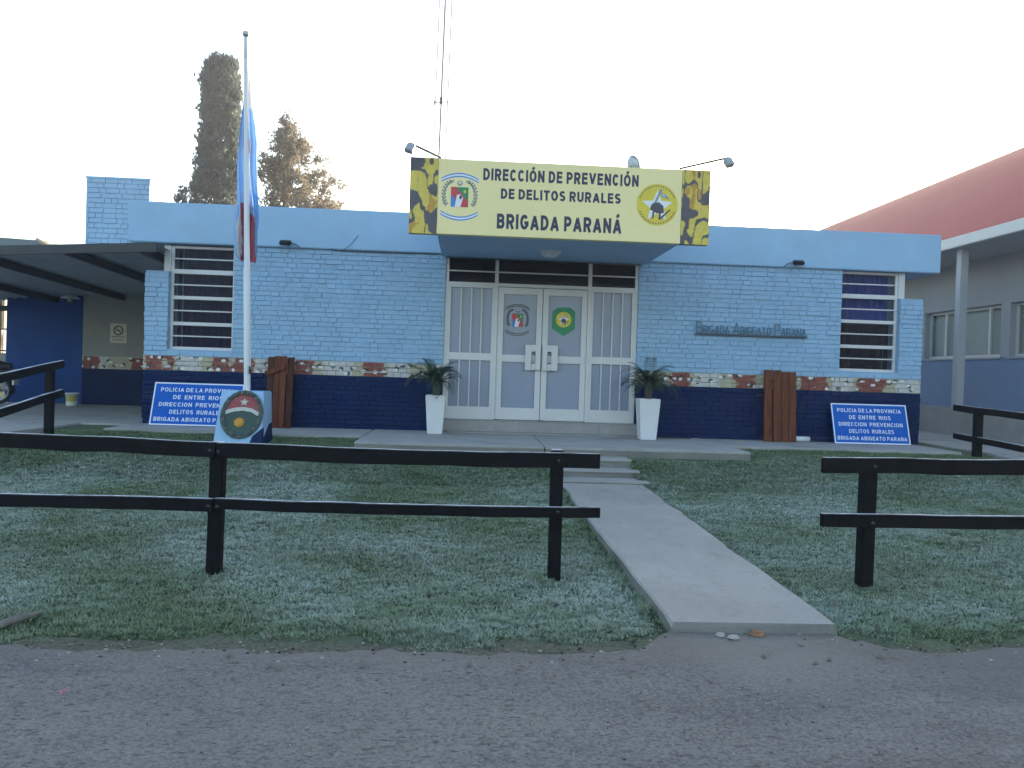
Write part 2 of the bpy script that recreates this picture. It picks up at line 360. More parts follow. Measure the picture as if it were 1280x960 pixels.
def glyph(ch, t):
    """sans capital as centre lines in a box of height 1; returns width and strokes"""
    w = {'I': t, 'L': .58, 'E': .62, 'T': .66, 'P': .66, 'R': .70, 'B': .69, 'S': .66, 'C': .71, 'D': .71, 'U': .70, 'N': .71, 'A': .78, 'V': .76, 'O': .76, 'G': .75}[ch]
    h = t/2; a, b, l, u = h, w-h, h, 1-h; m = .52
    def arc(cx, cy, rx, ry, d0, d1, n=9): return [(cx+rx*math.cos(math.radians(d0+(d1-d0)*i/n)), cy+ry*math.sin(math.radians(d0+(d1-d0)*i/n))) for i in range(n+1)]
    cx, cy, rx, ry = w/2, .5, (b-a)/2, (u-l)/2; stem = [(a, 0), (a, 1)]
    def bowl(y0, y1, x1):
        r = (y1-y0)/2; k = max(a+h, x1-r*.95); return [(a, y1), (k, y1)]+arc(k, (y0+y1)/2, x1-k, r, 80, -80, 7)+[(k, y0), (a, y0)]
    S_ = {'I': [[(h, 0), (h, 1)]], 'L': [stem, [(a, l), (w, l)]], 'E': [stem, [(a, l), (w, l)], [(a, m), (w*.93, m)], [(a, u), (w*.98, u)]],
          'T': [[(0, u), (w, u)], [(cx, 0), (cx, 1)]], 'P': [stem, bowl(.44, u, b)], 'B': [stem, bowl(m, u, b-.03), bowl(l, m, b)],
          'R': [stem, bowl(.46, u, b), [(cx, .47), (w-h*.95, 0)]], 'D': [stem, [(a, u), (cx*.8, u)]+arc(cx*.8, .5, b-cx*.8, ry, 82, -82, 10)+[(cx*.8, l), (a, l)]],
          'O': [arc(cx, cy, rx, ry, 90, 450, 24)], 'C': [arc(cx, cy, rx, ry, 38, 322, 18)], 'G': [arc(cx, cy, rx, ry, 40, 340, 18), [(b, l+.12), (b, .48)], [(cx, .45), (w, .45)]],
          'N': [stem, [(b, 0), (b, 1)], [(a, 1-h*.6), (b, h*.6)]], 'A': [[(h*.9, 0), (cx, 1-h*.7)], [(w-h*.9, 0), (cx, 1-h*.7)], [(w*.2, .29), (w*.8, .29)]], 'V': [[(h*.9, 1), (cx, h*.7)], [(w-h*.9, 1), (cx, h*.7)]],
          'U': [[(a, 1)]+[(a, .4)]+arc(cx, .36, rx, .36-l, 180, 360, 10)+[(b, .4), (b, 1)]],
          'S': [arc(cx, .5+(u-.5)/2+.005, rx*.96, (u-.5)/2, 28, 215, 9)[:]+arc(cx, l+(.5-l)/2, rx, (.5-l)/2, 35, -152, 9)]}[ch]
    return w, S_
ACC = {'Ó': 'O', 'Á': 'A'}
def text_mesh(name, txt, box, fn, mat, parent, depth=0, bold=.2, l0=0, small=None, gap=.15):
    """lettering whose capitals fill box (u0,v0,u1,v1); fn maps (u,v,layer) to the world"""
    x = 0; strokes = []; first = True; word = 0
    for ch in txt:
        if ch == ' ': x += .30; word += not first; first = True; continue
        k = small if (small and not first) else 1; base = ACC.get(ch, ch); w_, ss = glyph(base, bold/k)
        for st_ in ss: strokes.append((word, [(x+a*k, b*k) for a, b in st_]))
        if ch in ACC: strokes.append((word, [(x+w_*k*.40, 1.07*k), (x+w_*k*.68, 1.26*k)]))
        x += w_*k+gap; first = False
    x -= gap; u0_, v0_, u1_, v1_ = box; sx = (u1_-u0_)/x; sy = v1_-v0_; mbs = {}; h = bold/2
    for i, (word, pts) in enumerate(strokes):
        mb = mbs.setdefault(word, MB())
        n = len(pts); Lf = []; Rt = []
        for k in range(n):
            d0 = Vector(pts[k])-Vector(pts[k-1]) if k else None; d1 = Vector(pts[k+1])-Vector(pts[k]) if k < n-1 else None
            closed = n > 4 and (Vector(pts[0])-Vector(pts[-1])).length < 1e-6
            if closed and d0 is None: d0 = Vector(pts[-1])-Vector(pts[-2])
            if closed and d1 is None: d1 = Vector(pts[1])-Vector(pts[0])
            a = (d0 or d1).normalized(); b = (d1 or d0).normalized(); n0 = Vector((-a.y, a.x)); n1 = Vector((-b.y, b.x)); m = (n0+n1)
            m = m.normalized() if m.length > 1e-6 else n0; m = m*(h/max(.6, m.dot(n0))); p = Vector(pts[k]); Lf.append(p+m); Rt.append(p-m)
        l = l0+depth+.00012*(i % 6); f = lambda p, ly: fn(u0_+p.x*sx, v0_+p.y*sy, ly)
        vs = [f(p, l) for p in Lf]+[f(p, l) for p in Rt]; fs = [(k, n+k, n+k+1, k+1) for k in range(n-1)]
        if depth:
            vs += [f(p, l0) for p in Lf]+[f(p, l0) for p in Rt]; fs += [(k, k+1, 2*n+k+1, 2*n+k) for k in range(n-1)]+[(n+k, 3*n+k, 3*n+k+1, n+k+1) for k in range(n-1)]+[(0, 2*n, 3*n, n), (n-1, 2*n-1, 4*n-1, 3*n-1)]
        mb.add(vs, fs)
    return [mb.build(name, mat, parent) for mb in mbs.values()]

# ------------------------------------------------------------------ terrain
KY = [-400, -30, -8.05, -7.75, -7.5, -6.5, -5, -3.3, -2.35, -1.3, 0, 400]
KZ = [-.63, -.63, -.63, -.625, -.60, -.565, -.475, -.365, -.125, -.035, -.03, -.03]
def gz(Y): return float(np.interp(Y, KY, KZ))
def lump(x, y): return .018*(vn(x*1.7, y*1.7, 3)-.5)+.012*(vn(x*5, y*5, 4)-.5)
g = MB(); xs = [-600, -60, -30]+sorted([-14+.5*i for i in range(57)]+[1.04, 1.08, 2.06, 2.14])+[30, 60, 600]; ys = [-600, -60, -30, -20, -12]+[-9+.25*i for i in range(37)]+[2, 5, 12, 30, 80, 200, 600]
vs = [(x, y, gz(y)-.03*max(0, min(1, (y+7.75)/.5, (-.9-y)/.4))-(.16 if 1.05 < x < 2.1 and -3.2 < y < -2.1 else 0)) for y in ys for x in xs]; nx = len(xs)
g.add(vs, [(j*nx+i, j*nx+i+1, (j+1)*nx+i+1, (j+1)*nx+i) for j in range(len(ys)-1) for i in range(nx-1)])
struct(g.build('ground', 'ground'))
# road: a sheet with a ragged edge towards the lawn
def road_edge(x):
    e = -7.80+.13*(vn(x*.9, 3, 1)-.5)+.11*(vn(x*4, 7, 2)-.5)+.06*(vn(x*13, 9, 2)-.5)+.03*(vn(x*31, 9, 5)-.5)
    if 1.0 < x < 2.5: e += .30*min(1, 1.6*math.sin((x-1.0)/1.5*math.pi))
    return e+.12*max(0, min(1, (x-2.3)/1.2))
rx = [-300, -40, -15]+[-8+.06*i for i in range(280)]+[15, 40, 300]
rd = MB(); rows = [0, .03, .3, 1.2, 3, 7]
vs = [(x, road_edge(x)-d, gz(road_edge(x)-d)+(.008 if d else .002)) for d in rows for x in rx]; nx = len(rx)
rd.add(vs, [((j+1)*nx+i, (j+1)*nx+i+1, j*nx+i+1, j*nx+i) for j in range(len(rows)-1) for i in range(nx-1)])
struct(rd.build('road', 'road'))
# concrete path
def quadprism(name, top, thick, mat, parent=None, bevel=.012):
    b = MB(); t = [Vector(p) for p in top]; d = Vector((0, 0, -thick))
    b.add(t+[p+d for p in t], [(0, 1, 2, 3), (7, 6, 5, 4), (0, 4, 5, 1), (1, 5, 6, 2), (2, 6, 7, 3), (3, 7, 4, 0)]); return b.build(name, mat, parent, bevel)
def path_slab():
    b = MB(); N = 26; vs = []
    for k in range(N+1):
        t = k/N; y = -7.54+t*(7.54-3.15); z = -.53+t*(.53-.315); j = lambda s: .034*(vn(y*2.2, 1, s)-.5)+.02*(vn(y*8, 1, s)-.5)
        xl = 1.235+t*(1.09-1.235)+j(1); xr = 2.25+t*(2.03-2.25)+j(2); e = .03 if k == 0 else 0
        vs += [(xl, y, z-.12), (xl, y, z-.012-e), (xl+.014, y+e*.5, z-e*.3), (xr-.014, y+e*.5, z-e*.3), (xr, y, z-.012-e), (xr, y, z-.12)]
    fs = [(k*6+i, k*6+i+1, (k+1)*6+i+1, (k+1)*6+i) for k in range(N) for i in range(5)]
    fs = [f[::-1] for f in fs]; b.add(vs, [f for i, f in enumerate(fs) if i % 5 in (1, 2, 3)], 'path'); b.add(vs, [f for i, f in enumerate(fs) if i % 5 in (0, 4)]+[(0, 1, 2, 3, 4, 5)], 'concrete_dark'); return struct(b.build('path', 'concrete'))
path_slab()
st = MB()
steps = struct(bpy.data.objects.new('steps', None)); COL.objects.link(steps); steps.location = (1.55, -2.7, -.3)
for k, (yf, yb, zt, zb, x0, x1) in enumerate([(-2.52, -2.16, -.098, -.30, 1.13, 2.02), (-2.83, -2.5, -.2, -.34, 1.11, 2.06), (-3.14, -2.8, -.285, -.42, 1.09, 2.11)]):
    so3 = MB().box(x0, x1, yf, yb, zb, zt-.026).build('step', 'concrete_dark', steps)  # riser in darker concrete than the tread: its shading is put into the colour
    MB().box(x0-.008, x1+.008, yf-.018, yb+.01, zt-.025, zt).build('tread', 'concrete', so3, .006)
# pavement in front of the wall
pv = struct(bpy.data.objects.new('pavement', None)); COL.objects.link(pv); pv.location = (1, -.6, 0)
for x0, x1, yf in [(-4.9, -3.2, -1.12), (-3.194, -1.41, -1.27), (3.645, 5.3, -1.28), (5.306, 7.0, -1.27)]:
    MB().box(x0, x1, yf, .02, -.16, 0).build('slab', 'concrete', pv, .008)
for x0, x1 in [(-1.39, .985), (.995, 3.63)]:
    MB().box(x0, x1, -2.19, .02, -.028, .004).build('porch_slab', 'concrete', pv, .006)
    MB().box(x0+.003, x1-.003, -2.186, .02, -.11, -.029).build('porch_edge', 'concrete_dark', pv)  # darker than the slab top: shading of the upright face put into the colour
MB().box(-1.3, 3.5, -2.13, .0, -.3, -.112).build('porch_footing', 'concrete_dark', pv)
dw = struct(bpy.data.objects.new('driveway', None)); COL.objects.link(dw); dw.location = (-9, -1, 0)
for x0, x1, y0, y1 in [(-16, -10.01, -2.0, 6.5), (-10, -4.905, -.2, 6.5), (-10, -5.62, -2.0, -.21)]:
    MB().box(x0, x1, y0, y1, -.2, -.004).build('slab', 'concrete', dw, .008)
quadprism('slab', [(-16, -7.9, -.60), (-5.5, -7.9, -.60), (-5.62, -2.02, -.01), (-16, -2.02, -.01)], .2, 'concrete', dw)
nw = struct(bpy.data.objects.new('neighbour_walkway', None)); COL.objects.link(nw); nw.location = (8.5, 0, 0)
MB().box(7.5, 9.44, -1.2, 14, -.3, -.012).build('slab', 'concrete', nw, .008)
quadprism('slab', [(7.5, -7.8, -.60), (9.44, -7.8, -.60), (9.44, -1.21, -.02), (7.5, -1.21, -.02)], .2, 'concrete', nw)

# ------------------------------------------------------------------ police station
ps = empty('police_station', (1.1, 0, 0), 'low light blue brick police station with navy base and flat fascia', 'building')
COURSE = .0725; ZN = 11*COURSE; ZB = 14*COURSE; ZTOP = 2.69
WL = (-4.50, -3.54, 1.115, 2.67); WR = (5.78, 6.73, 1.115, 2.685); DX0, DX1, DZ0, DZ1 = -.385, 2.575, .2, 2.64
PIERZ = 2.28
# solid core behind the bricks (painted mortar), front face 12 mm behind the brick faces
core = MB(); YC = .007
def wallseg(x0, x1, z0, z1):
    for a, b, m in ((0, ZN, 'mortar_navy'), (ZN, ZB, 'mortar_band'), (ZB, 9, 'mortar_blue')):
        lo, hi = max(a, z0), min(b, z1)
        if hi > lo: core.box(x0, x1, YC, .26, lo, hi, m)
walls = []
wallseg(-4.83, -4.5, 0, PIERZ); wallseg(-4.5, -3.54, 0, WL[2]); wallseg(-3.54, DX0, 0, ZTOP+.1); walls.append(core.build('front_wall', None, ps)); core = MB()
wallseg(DX1, 5.78, 0, ZTOP+.1); wallseg(5.78, 6.73, 0, WR[2]); wallseg(6.73, 7.09, 0, PIERZ); walls.append(core.build('front_wall', None, ps))
walls[0]['label'] = 'brick wall left of the entrance'; walls[1]['label'] = 'brick wall right of the entrance'

# desert camouflage as painted on the band
def xs_of(l, py): return [(PY(a, py, 0).x, PY(b, py, 0).x) for a, b in l]
REDS = xs_of([(184, 202), (206, 216), (268, 286), (290, 316), (368, 391), (453, 479)], 455)+xs_of([(842, 862), (920, 944), (1000, 1016), (1018, 1032), (1072, 1106)], 482)
WHITES = xs_of([(222, 252), (318, 333), (404, 441), (486, 512), (540, 552)], 455)+xs_of([(866, 900), (1042, 1066), (1120, 1150)], 482)
CB, CW, CR, CK, CWW = (.40, .36, .25), (.50, .48, .46), (.215, .048, .036), (.012, .012, .014), (.68, .67, .66)
CH = []
x = -4.8
while x < 7.1:
    CH.append((x+RND.uniform(-.03, .03), RND.choice([ZN+.03, ZN+.075, ZN+.12, ZN+.165, ZN+.20])+RND.uniform(-.01, .01), RND.uniform(.024, .042), RND.uniform(.018, .028), RND.choice([0, .6, 1.2, 2.4, 3.6, 5.2])))
    x += RND.uniform(.085, .16)
CH += [(-4.80+.02, ZN+.05, .03, .02, .5)]
def camo(px_, pz):
    for cx, cz, a, b, th in CH:
        dx, dz = px_-cx, pz-cz
        if abs(dx) > .09 or abs(dz) > .07: continue
        if (dx/a)**2+(dz/b)**2 < 1: return CWW
        ex, ez = dx-.030*math.cos(th), dz-.026*math.sin(th)
        if (ex/(a+.006))**2+(ez/(b+.006))**2 < 1: return CK
    w1 = .045*(vn(px_*9, pz*14, 5)-.5)*2+.03*(vn(px_*22, pz*22, 6)-.5)*2
    for a, b in REDS:
        t = (pz-ZN)/(ZB-ZN); sh = .05*(vn(a*3, t*2.6, 8)-.5)*2
        if a-.01+w1+sh < px_ < b+.01-w1*.6+sh*.7: return CR
    for a, b in WHITES:
        if a+w1 < px_ < b-w1*.7: return CW
    return CB
def brick_geo(L, H, jit, rng, c=.0045, back=.03, proud=0.):
    j = lambda: rng.uniform(-jit, jit)
    A = [(-L/2+c+j(), -proud+j()*.6, -H/2+c+j()*.5), (L/2-c+j(), -proud+j()*.6, -H/2+c+j()*.5), (L/2-c+j(), -proud+j()*.6, H/2-c+j()*.5), (-L/2+c+j(), -proud+j()*.6, H/2-c+j()*.5)]
    B = [(-L/2, -proud+c, -H/2), (L/2, -proud+c, -H/2), (L/2, -proud+c, H/2), (-L/2, -proud+c, H/2)]
    Cc = [(x_, back, z_) for x_, _, z_ in B]
    fs = [(0, 1, 2, 3)]+[(4+k, 4+(k+1) % 4, (k+1) % 4, k) for k in range(4)]+[(8+k, 8+(k+1) % 4, 4+(k+1) % 4, 4+k) for k in range(4)]
    k_ = rng.uniform(-.001, .006); A = [(x_, y_-(k_ if i_ < 2 else 0), z_) for i_, (x_, y_, z_) in enumerate(A)]; B = [(x_, y_-(k_ if i_ < 2 else 0), z_) for i_, (x_, y_, z_) in enumerate(B)]
    return A+B+Cc, fs
SL, HL, JT = .240, .117, .008
def layout(x0, x1, z0, n, seed, sl=SL, hl=HL, co=COURSE):
    out = []; rng = random.Random(seed)
    for k in range(n):
        z = z0+k*co+co/2; x = x0-rng.uniform(0, sl+hl); q = rng.random() < .5
        if rng.random() < .7: x = x0-((k % 2)*(sl+hl)/2+rng.uniform(-.03, .03)+.02)-JT
        while x < x1:
            L = (sl if q else hl)*rng.uniform(.95, 1.05); a, b = max(x, x0), min(x+L, x1)
            if b-a > .035: out.append(((a+b)/2, z, b-a, co-.0075*rng.uniform(.6, 1.3)))
            elif b-a > 0 and out and abs(out[-1][1]-z) < 1e-6 and b >= x1-1e-6:
                o_ = out[-1]; out[-1] = ((o_[0]-o_[2]/2+b)/2, z, b-(o_[0]-o_[2]/2), o_[3])
            x += L+JT*rng.uniform(.5, 1.2); q = not q if rng.random() < .85 else q
    return out
nb = int((ZTOP-.001)/COURSE)
bricks = []
for x0, x1, n in [(-4.5, -3.54, 15), (-3.54, DX0, nb), (DX1, 5.78, nb), (5.78, 6.73, 15)]: bricks += layout(x0, x1, 0, n, int(x0*100))
pierb = layout(-4.84, -4.5, 0, 31, 5)+layout(6.73, 7.10, 0, 31, 6)
bricks = [(*b, False) for b in bricks]+[(*b, True) for b in pierb]
def zone(z): return 'navy' if z < ZN else ('camo' if z < ZB else 'blue')
def shown(b):
    d = (Vector((b[0], 0, b[1]))-CAM).length; return b[2]/d
cand = sorted([i for i, b in enumerate(bricks) if zone(b[1]) == 'blue' and b[2] > .2], key=lambda i: -shown(bricks[i]))[:300]
cand = set(cand); variants = {}; joined = {(z_, h_): MB() for z_ in ('navy', 'blue', 'camo') for h_ in (0, 1)}
brng = random.Random(3)
for i, (x, z, L, H, pier) in enumerate(bricks):
    zn = zone(z); proud = brng.uniform(-.003, .007); half = 0 if x < 1 else 1
    if zn == 'camo':
        H += .0025; L += .003
        na = max(2, int(L/.011)); nz = 6; c = .006
        vs = [(x-L/2+c+(L-2*c)*a/na, -proud, z-H/2+c+(H-2*c)*b/nz) for b in range(nz+1) for a in range(na+1)]
        fs = [(b*(na+1)+a, b*(na+1)+a+1, (b+1)*(na+1)+a+1, (b+1)*(na+1)+a) for b in range(nz) for a in range(na)]
        o = len(vs); vs += [(x-L/2, -proud+c, z-H/2), (x+L/2, -proud+c, z-H/2), (x+L/2, -proud+c, z+H/2), (x-L/2, -proud+c, z+H/2)]
        vs += [(a_, .03, c_) for a_, _, c_ in vs[o:o+4]]; cn = [0, na, (nz+1)*(na+1)-1, nz*(na+1)]
        fs += [(o+k, o+(k+1) % 4, cn[(k+1) % 4], cn[k]) for k in range(4)]+[(o+4+k, o+4+(k+1) % 4, o+(k+1) % 4, o+k) for k in range(4)]
        joined[zn, half].add(vs, fs); continue
    if pier: x += brng.uniform(-.006, .006)
    if zn == 'navy': H += .0035; L += .004
    if i in cand:
        key = (round(L, 2), brng.randrange(4))
        if key not in variants:
            gv, gf = brick_geo(key[0], COURSE-.010, .0035, brng); me = bpy.data.meshes.new('brick'); me.from_pydata(gv, [], gf); me.materials.append(M['blue']); variants[key] = me
        o = link('brick', variants[key], walls[half]); o.location = (x, -proud, z); o.rotation_euler = (brng.uniform(-.02, .10), brng.uniform(-.008, .008), brng.uniform(-.012, .012))
    else:
        gv, gf = brick_geo(L, H, .0035, brng, back=(.26 if pier else .03), proud=proud)
        joined[zn, half].add([(a+x, b, c+z) for a, b, c in gv], gf)
for (zn, half), mb in joined.items():
    o = stuff(mb.build('camouflage_brickwork' if zn == 'camo' else 'brickwork', zn, walls[half]))
    if zn == 'camo': set_col(o.data, lambda c: camo(c.x, c.z)); o['label'] = 'desert camouflage painted band of three brick courses'
# side walls, back, roof, fascia
sw = MB()
for x0, x1 in ((-4.5, -4.3), (6.55, 6.73)): sw.box(x0, x1, .27, 8, 0, 2.69)
sw.box(-4.5, 6.73, 8.002, 8.2, 0, 2.69); sw.build('side_wall', 'blue_plaster', ps)
MB().box(-4.2, 6.5, .3, 7.9, .15, .195).build('indoor_floor', 'interior', ps)
MB().box(-4.25, 6.5, 2.6, 2.7, .2, 2.68).build('indoor_partition', 'interior', ps)
fa = MB(); fa.box(-5.09, 7.32, -.055, 8.35, 2.692, 3.29); fa.build('fascia', 'blue_plaster', ps, .012)
MB().box(-4.9, 7.1, .1, 8.2, 3.292, 3.31).build('roof', 'asphalt_roof', ps)
for xa_, xb_, yp in ((196, 228, 251.5), (424, 471, 261.5)):
    a_, b_ = PY(xa_, yp, 2.0), PY(xb_, yp, 2.0); MB().box(a_.x, b_.x, 2.0, 2.7, 3.312, a_.z-.02).build('roof_hatch', 'concrete_dark', ps, .01)
# canopy over the entrance
MB().box(-.45, 2.665, -2.1, -.058, 2.645, 3.28).build('canopy', 'blue_plaster', ps, .008)

def window(x0, x1, z0, z1, flip, curtain, label):
    yf = .10; b = MB(); fwd = .045
    z2 = z0+(z1-z0)*.755
    xo0 = x0-(.06 if not flip else 0); xo1 = x1+(.06 if flip else 0)      # the upper light runs past the low pier
    rows_ = [z0, z0+(z1-z0)*.252, z0+(z1-z0)*.503, z2, z1]
    b.box(x0, x0+fwd, yf, yf+.05, z0, z1).box(x1-fwd, x1, yf, yf+.05, z0, z1)
    b.box(x0+fwd, x1-fwd, yf, yf+.05, z0, z0+fwd).box(x0+fwd, x1-fwd, yf, yf+.05, z1-fwd*.8, z1)
    for k in (1, 2): b.box(x0+fwd, x1-fwd, yf-.004, yf+.05, rows_[k]-.026, rows_[k]+.026)
    b.box(x0+fwd, x1-fwd, yf-.008, yf+.05, z2-.034, z2+.034)
    o = b.build('window', 'white', ps, .004); o['label'] = label
    # wide corner post beside the upper light
    if not flip: MB().box(x0-.105, x0-.002, .09, .19, PIERZ+.003, z1+.01).build('corner_post', 'white', o, .004)
    else: MB().box(x1+.002, x1+.105, .09, .19, PIERZ+.003, z1+.01).build('corner_post', 'white', o, .004)
    MB().box(x0-.0, x1+.0, .012, yf+.06, z0-.035, z0-.004).build('sill', 'blue', o, .004)
    for k in range(4):
        lo = rows_[k]+(.045 if k == 0 else .026 if k < 3 else .034); hi = rows_[k+1]-(.026 if k < 2 else .034 if k == 2 else .036); mz = (lo+hi)/2
        MB().box(x0+.02, x1-.02, yf-.022, yf-.004, mz-.009, mz+.009).build('bar', 'white', o)
        MB().box(x0+fwd, x1-fwd, yf+.022, yf+.028, lo, mz-.002).build('pane', 'glass', o)
        MB().box(x0+fwd, x1-fwd, yf+.022, yf+.028, mz+.002, hi).build('pane', 'glass', o)
    def curt(name, xa, xb, za, zb, mat, yy):
        n = 46; vs = [(xa+(xb-xa)*i/n, yy+.02*math.sin(i*1.3)+.012*math.sin(i*.57), zz) for zz in (za, zb) for i in range(n+1)]
        c_ = MB(); c_.add(vs, [(i, i+1, n+2+i, n+1+i) for i in range(n)], None, True); c_.build(name, mat, o)
    if curtain == 'blue':
        curt('curtain', x0+.03, x1-.10, rows_[2]-.02, z1, 'curtain_blue', yf+.13); curt('curtain', x0+.03, x1, z0, rows_[2]-.03, 'interior', yf+.16)
    else:
        curt('curtain', x0+.0, x1, z0, z1, 'curtain_grey', yf+.16)
    return o
window(*WL, False, 'grey', 'white steel window with dark panes beside the carport')
window(*WR, True, 'blue', 'white steel window with a blue curtain behind its upper panes')

# entrance
ent = MB(); y0, y1 = .02, .09
for xx, wd in ((DX0, .05), (.365, .055), (1.80, .055), (DX1-.05, .05)): ent.box(xx, xx+wd, y0, y1, DZ0, DZ1)
ent.box(DX0+.05, .365, y0+.002, y1, 2.235, 2.285).box(.42, 1.80, y0+.002, y1, 2.235, 2.285).box(1.855, DX1-.05, y0+.002, y1, 2.235, 2.285)
eo = ent.build('entrance_frame', 'white', ps, .004)
for a, b in ((DX0+.05, .365), (.42, 1.80), (1.855, DX1-.05)):
    MB().box(a, b, y0+.03, y0+.036, 2.285, DZ1).build('transom_pane', 'glass', eo); MB().box(a, b, y0+.005, y0+.025, 2.445, 2.463).build('transom_bar', 'white', eo)
MB().box(DX0, DX1, .5, .52, 2.2, 2.69).build('blind_box', 'interior', eo)
for a, b in ((DX0+.05, .365), (1.855, DX1-.05)):
    s_ = MB(); s_.box(a, a+.035, y0+.006, y1-.006, DZ0, 2.235).box(b-.035, b, y0+.006, y1-.006, DZ0, 2.235)
    s_.box(a+.035, b-.035, y0+.006, y1-.006, DZ0, DZ0+.19).box(a+.035, b-.035, y0+.006, y1-.006, 1.10, 1.21).box(a+.035, b-.035, y0+.006, y1-.006, 2.205, 2.235)
    so_ = s_.build('sidelight', 'white', ps, .003)
    for lo, hi in ((DZ0+.19, 1.10), (1.21, 2.205)):
        MB().box(a+.035, b-.035, y0+.045, y0+.05, lo, hi).build('pane', 'frosted', so_)
        for k in (1, 2, 3):
            xx = a+.035+(b-a-.07)*k/4; MB().box(xx-.009, xx+.009, y0+.008, y0+.026, lo, hi).build('bar', 'white', so_)
def coat(mb, fn, cx, cz, W, H, dark=False):
    """provincial shield with ribbons and laurel, in the box W x H"""
    u = lambda x: cx+x*W/2; v = lambda z: cz+z*H/2
    P = lambda pts, l, m: mb.poly([(u(a), v(b)) for a, b in pts], fn, l, m)
    blue = 'e_blue' if not dark else 'e_dark'
    for sgn in (1, -1):
        for o0, o1, m, l in ((-.085, .085, blue, .001), (-.035, .035, 'white_ink' if not dark else 'e_grey', .0018)):
            f = lambda x_: sgn*(.90-.24*x_*x_)
            xs2 = [-.98+1.96*i/14 for i in range(15)]
            for i in range(14): P([(xs2[i], f(xs2[i])+o0), (xs2[i+1], f(xs2[i+1])+o0), (xs2[i+1], f(xs2[i+1])+o1), (xs2[i], f(xs2[i])+o1)], l, m)
    for sgn in (-1, 1):
        for k in range(9):
            t = k/8; a = math.radians(-38+108*t); x_, z_ = sgn*.84*math.cos(a)**.6 if math.cos(a) > 0 else 0, .05+.60*math.sin(a)
            for dx_, dz_ in ((.07, .03), (-.07, .03), (0, -.03)):
                P(ell(x_+dx_, z_+dz_, .062, .046, 8), .001, 'e_grey' if not dark else 'e_dark')
    P([(-.46, -.42), (.46, -.42), (.46, .40), (-.46, .40)], .001, 'e_green')
    P([(-.46, -.42), (.10, -.42), (-.46, .15)], .0018, 'e_blue')
    P([(-.46, .40), (-.20, .40), (.46, -.20), (.46, -.42), (.10, -.42), (-.46, .10)], .0024, 'e_red')
    P([(-.25, -.42), (.05, -.42), (.18, -.05), (.05, .10), (-.14, .08)], .003, 'white_ink')
    P(ell(.05, -.02, .07, .09, 10), .0036, 'e_dark'); P(star(.27, .22, .1, .045), .003, 'e_yellow')
    P(ell(0, .56, .14, .11, 12), .001, 'e_grey' if not dark else 'e_dark'); P(ell(0, .58, .07, .05, 10), .0018, 'white_ink')
def rhea(mb, fn, cx, cz, R, ring=True):
    """yellow disc with a white star and a grey rhea carrying a pale blue pennant"""
    P = lambda pts, l, m: mb.poly([(cx+a*R, cz+b*R) for a, b in pts], fn, l, m)
    P(ell(0, 0, 1, 1, 40), .001, 'e_yellow'); P(star(0, -.08, .78, .34), .0018, 'white_ink')
    P([(-.34, -.25), (.02, -.42), (.34, -.38), (.30, -.05), (.08, .12), (-.16, .10), (-.30, -.02)], .0026, 'e_dark')
    P([(-.16, .08), (-.02, .14), (.16, .60), (.26, .78), (.12, .76), (.02, .52)], .0032, 'e_grey')
    P([(-.22, -.34), (-.12, -.30), (-.16, -.66), (-.24, -.66)], .0032, 'e_dark'); P([(.10, -.36), (.2, -.34), (.16, -.70), (.08, -.70)], .0032, 'e_dark')
    P([(.14, .62), (.46, .44), (.56, .26), (.40, .36), (.20, .42)], .0036, 'e_blue'); P([(.2, .55), (.46, .38), (.38, .40), (.2, .48)], .0042, 'white_ink')
    P([(.10, -.66), (.62, -.18), (.66, -.24), (.16, -.72)], .0036, 'e_dark')
    if ring:
        for k in range(46):          # the tiny illegible ring lettering reads as ticks
            a = 2*math.pi*k/46
            if (.12*math.pi < a < .88*math.pi) or (1.1*math.pi < a < 1.9*math.pi):
                r1, r2 = .86, .94; P([(r1*math.cos(a), r1*math.sin(a)), (r2*math.cos(a), r2*math.sin(a)), (r2*math.cos(a+.05), r2*math.sin(a+.05)), (r1*math.cos(a+.05), r1*math.sin(a+.05))], .0018, 'ink')
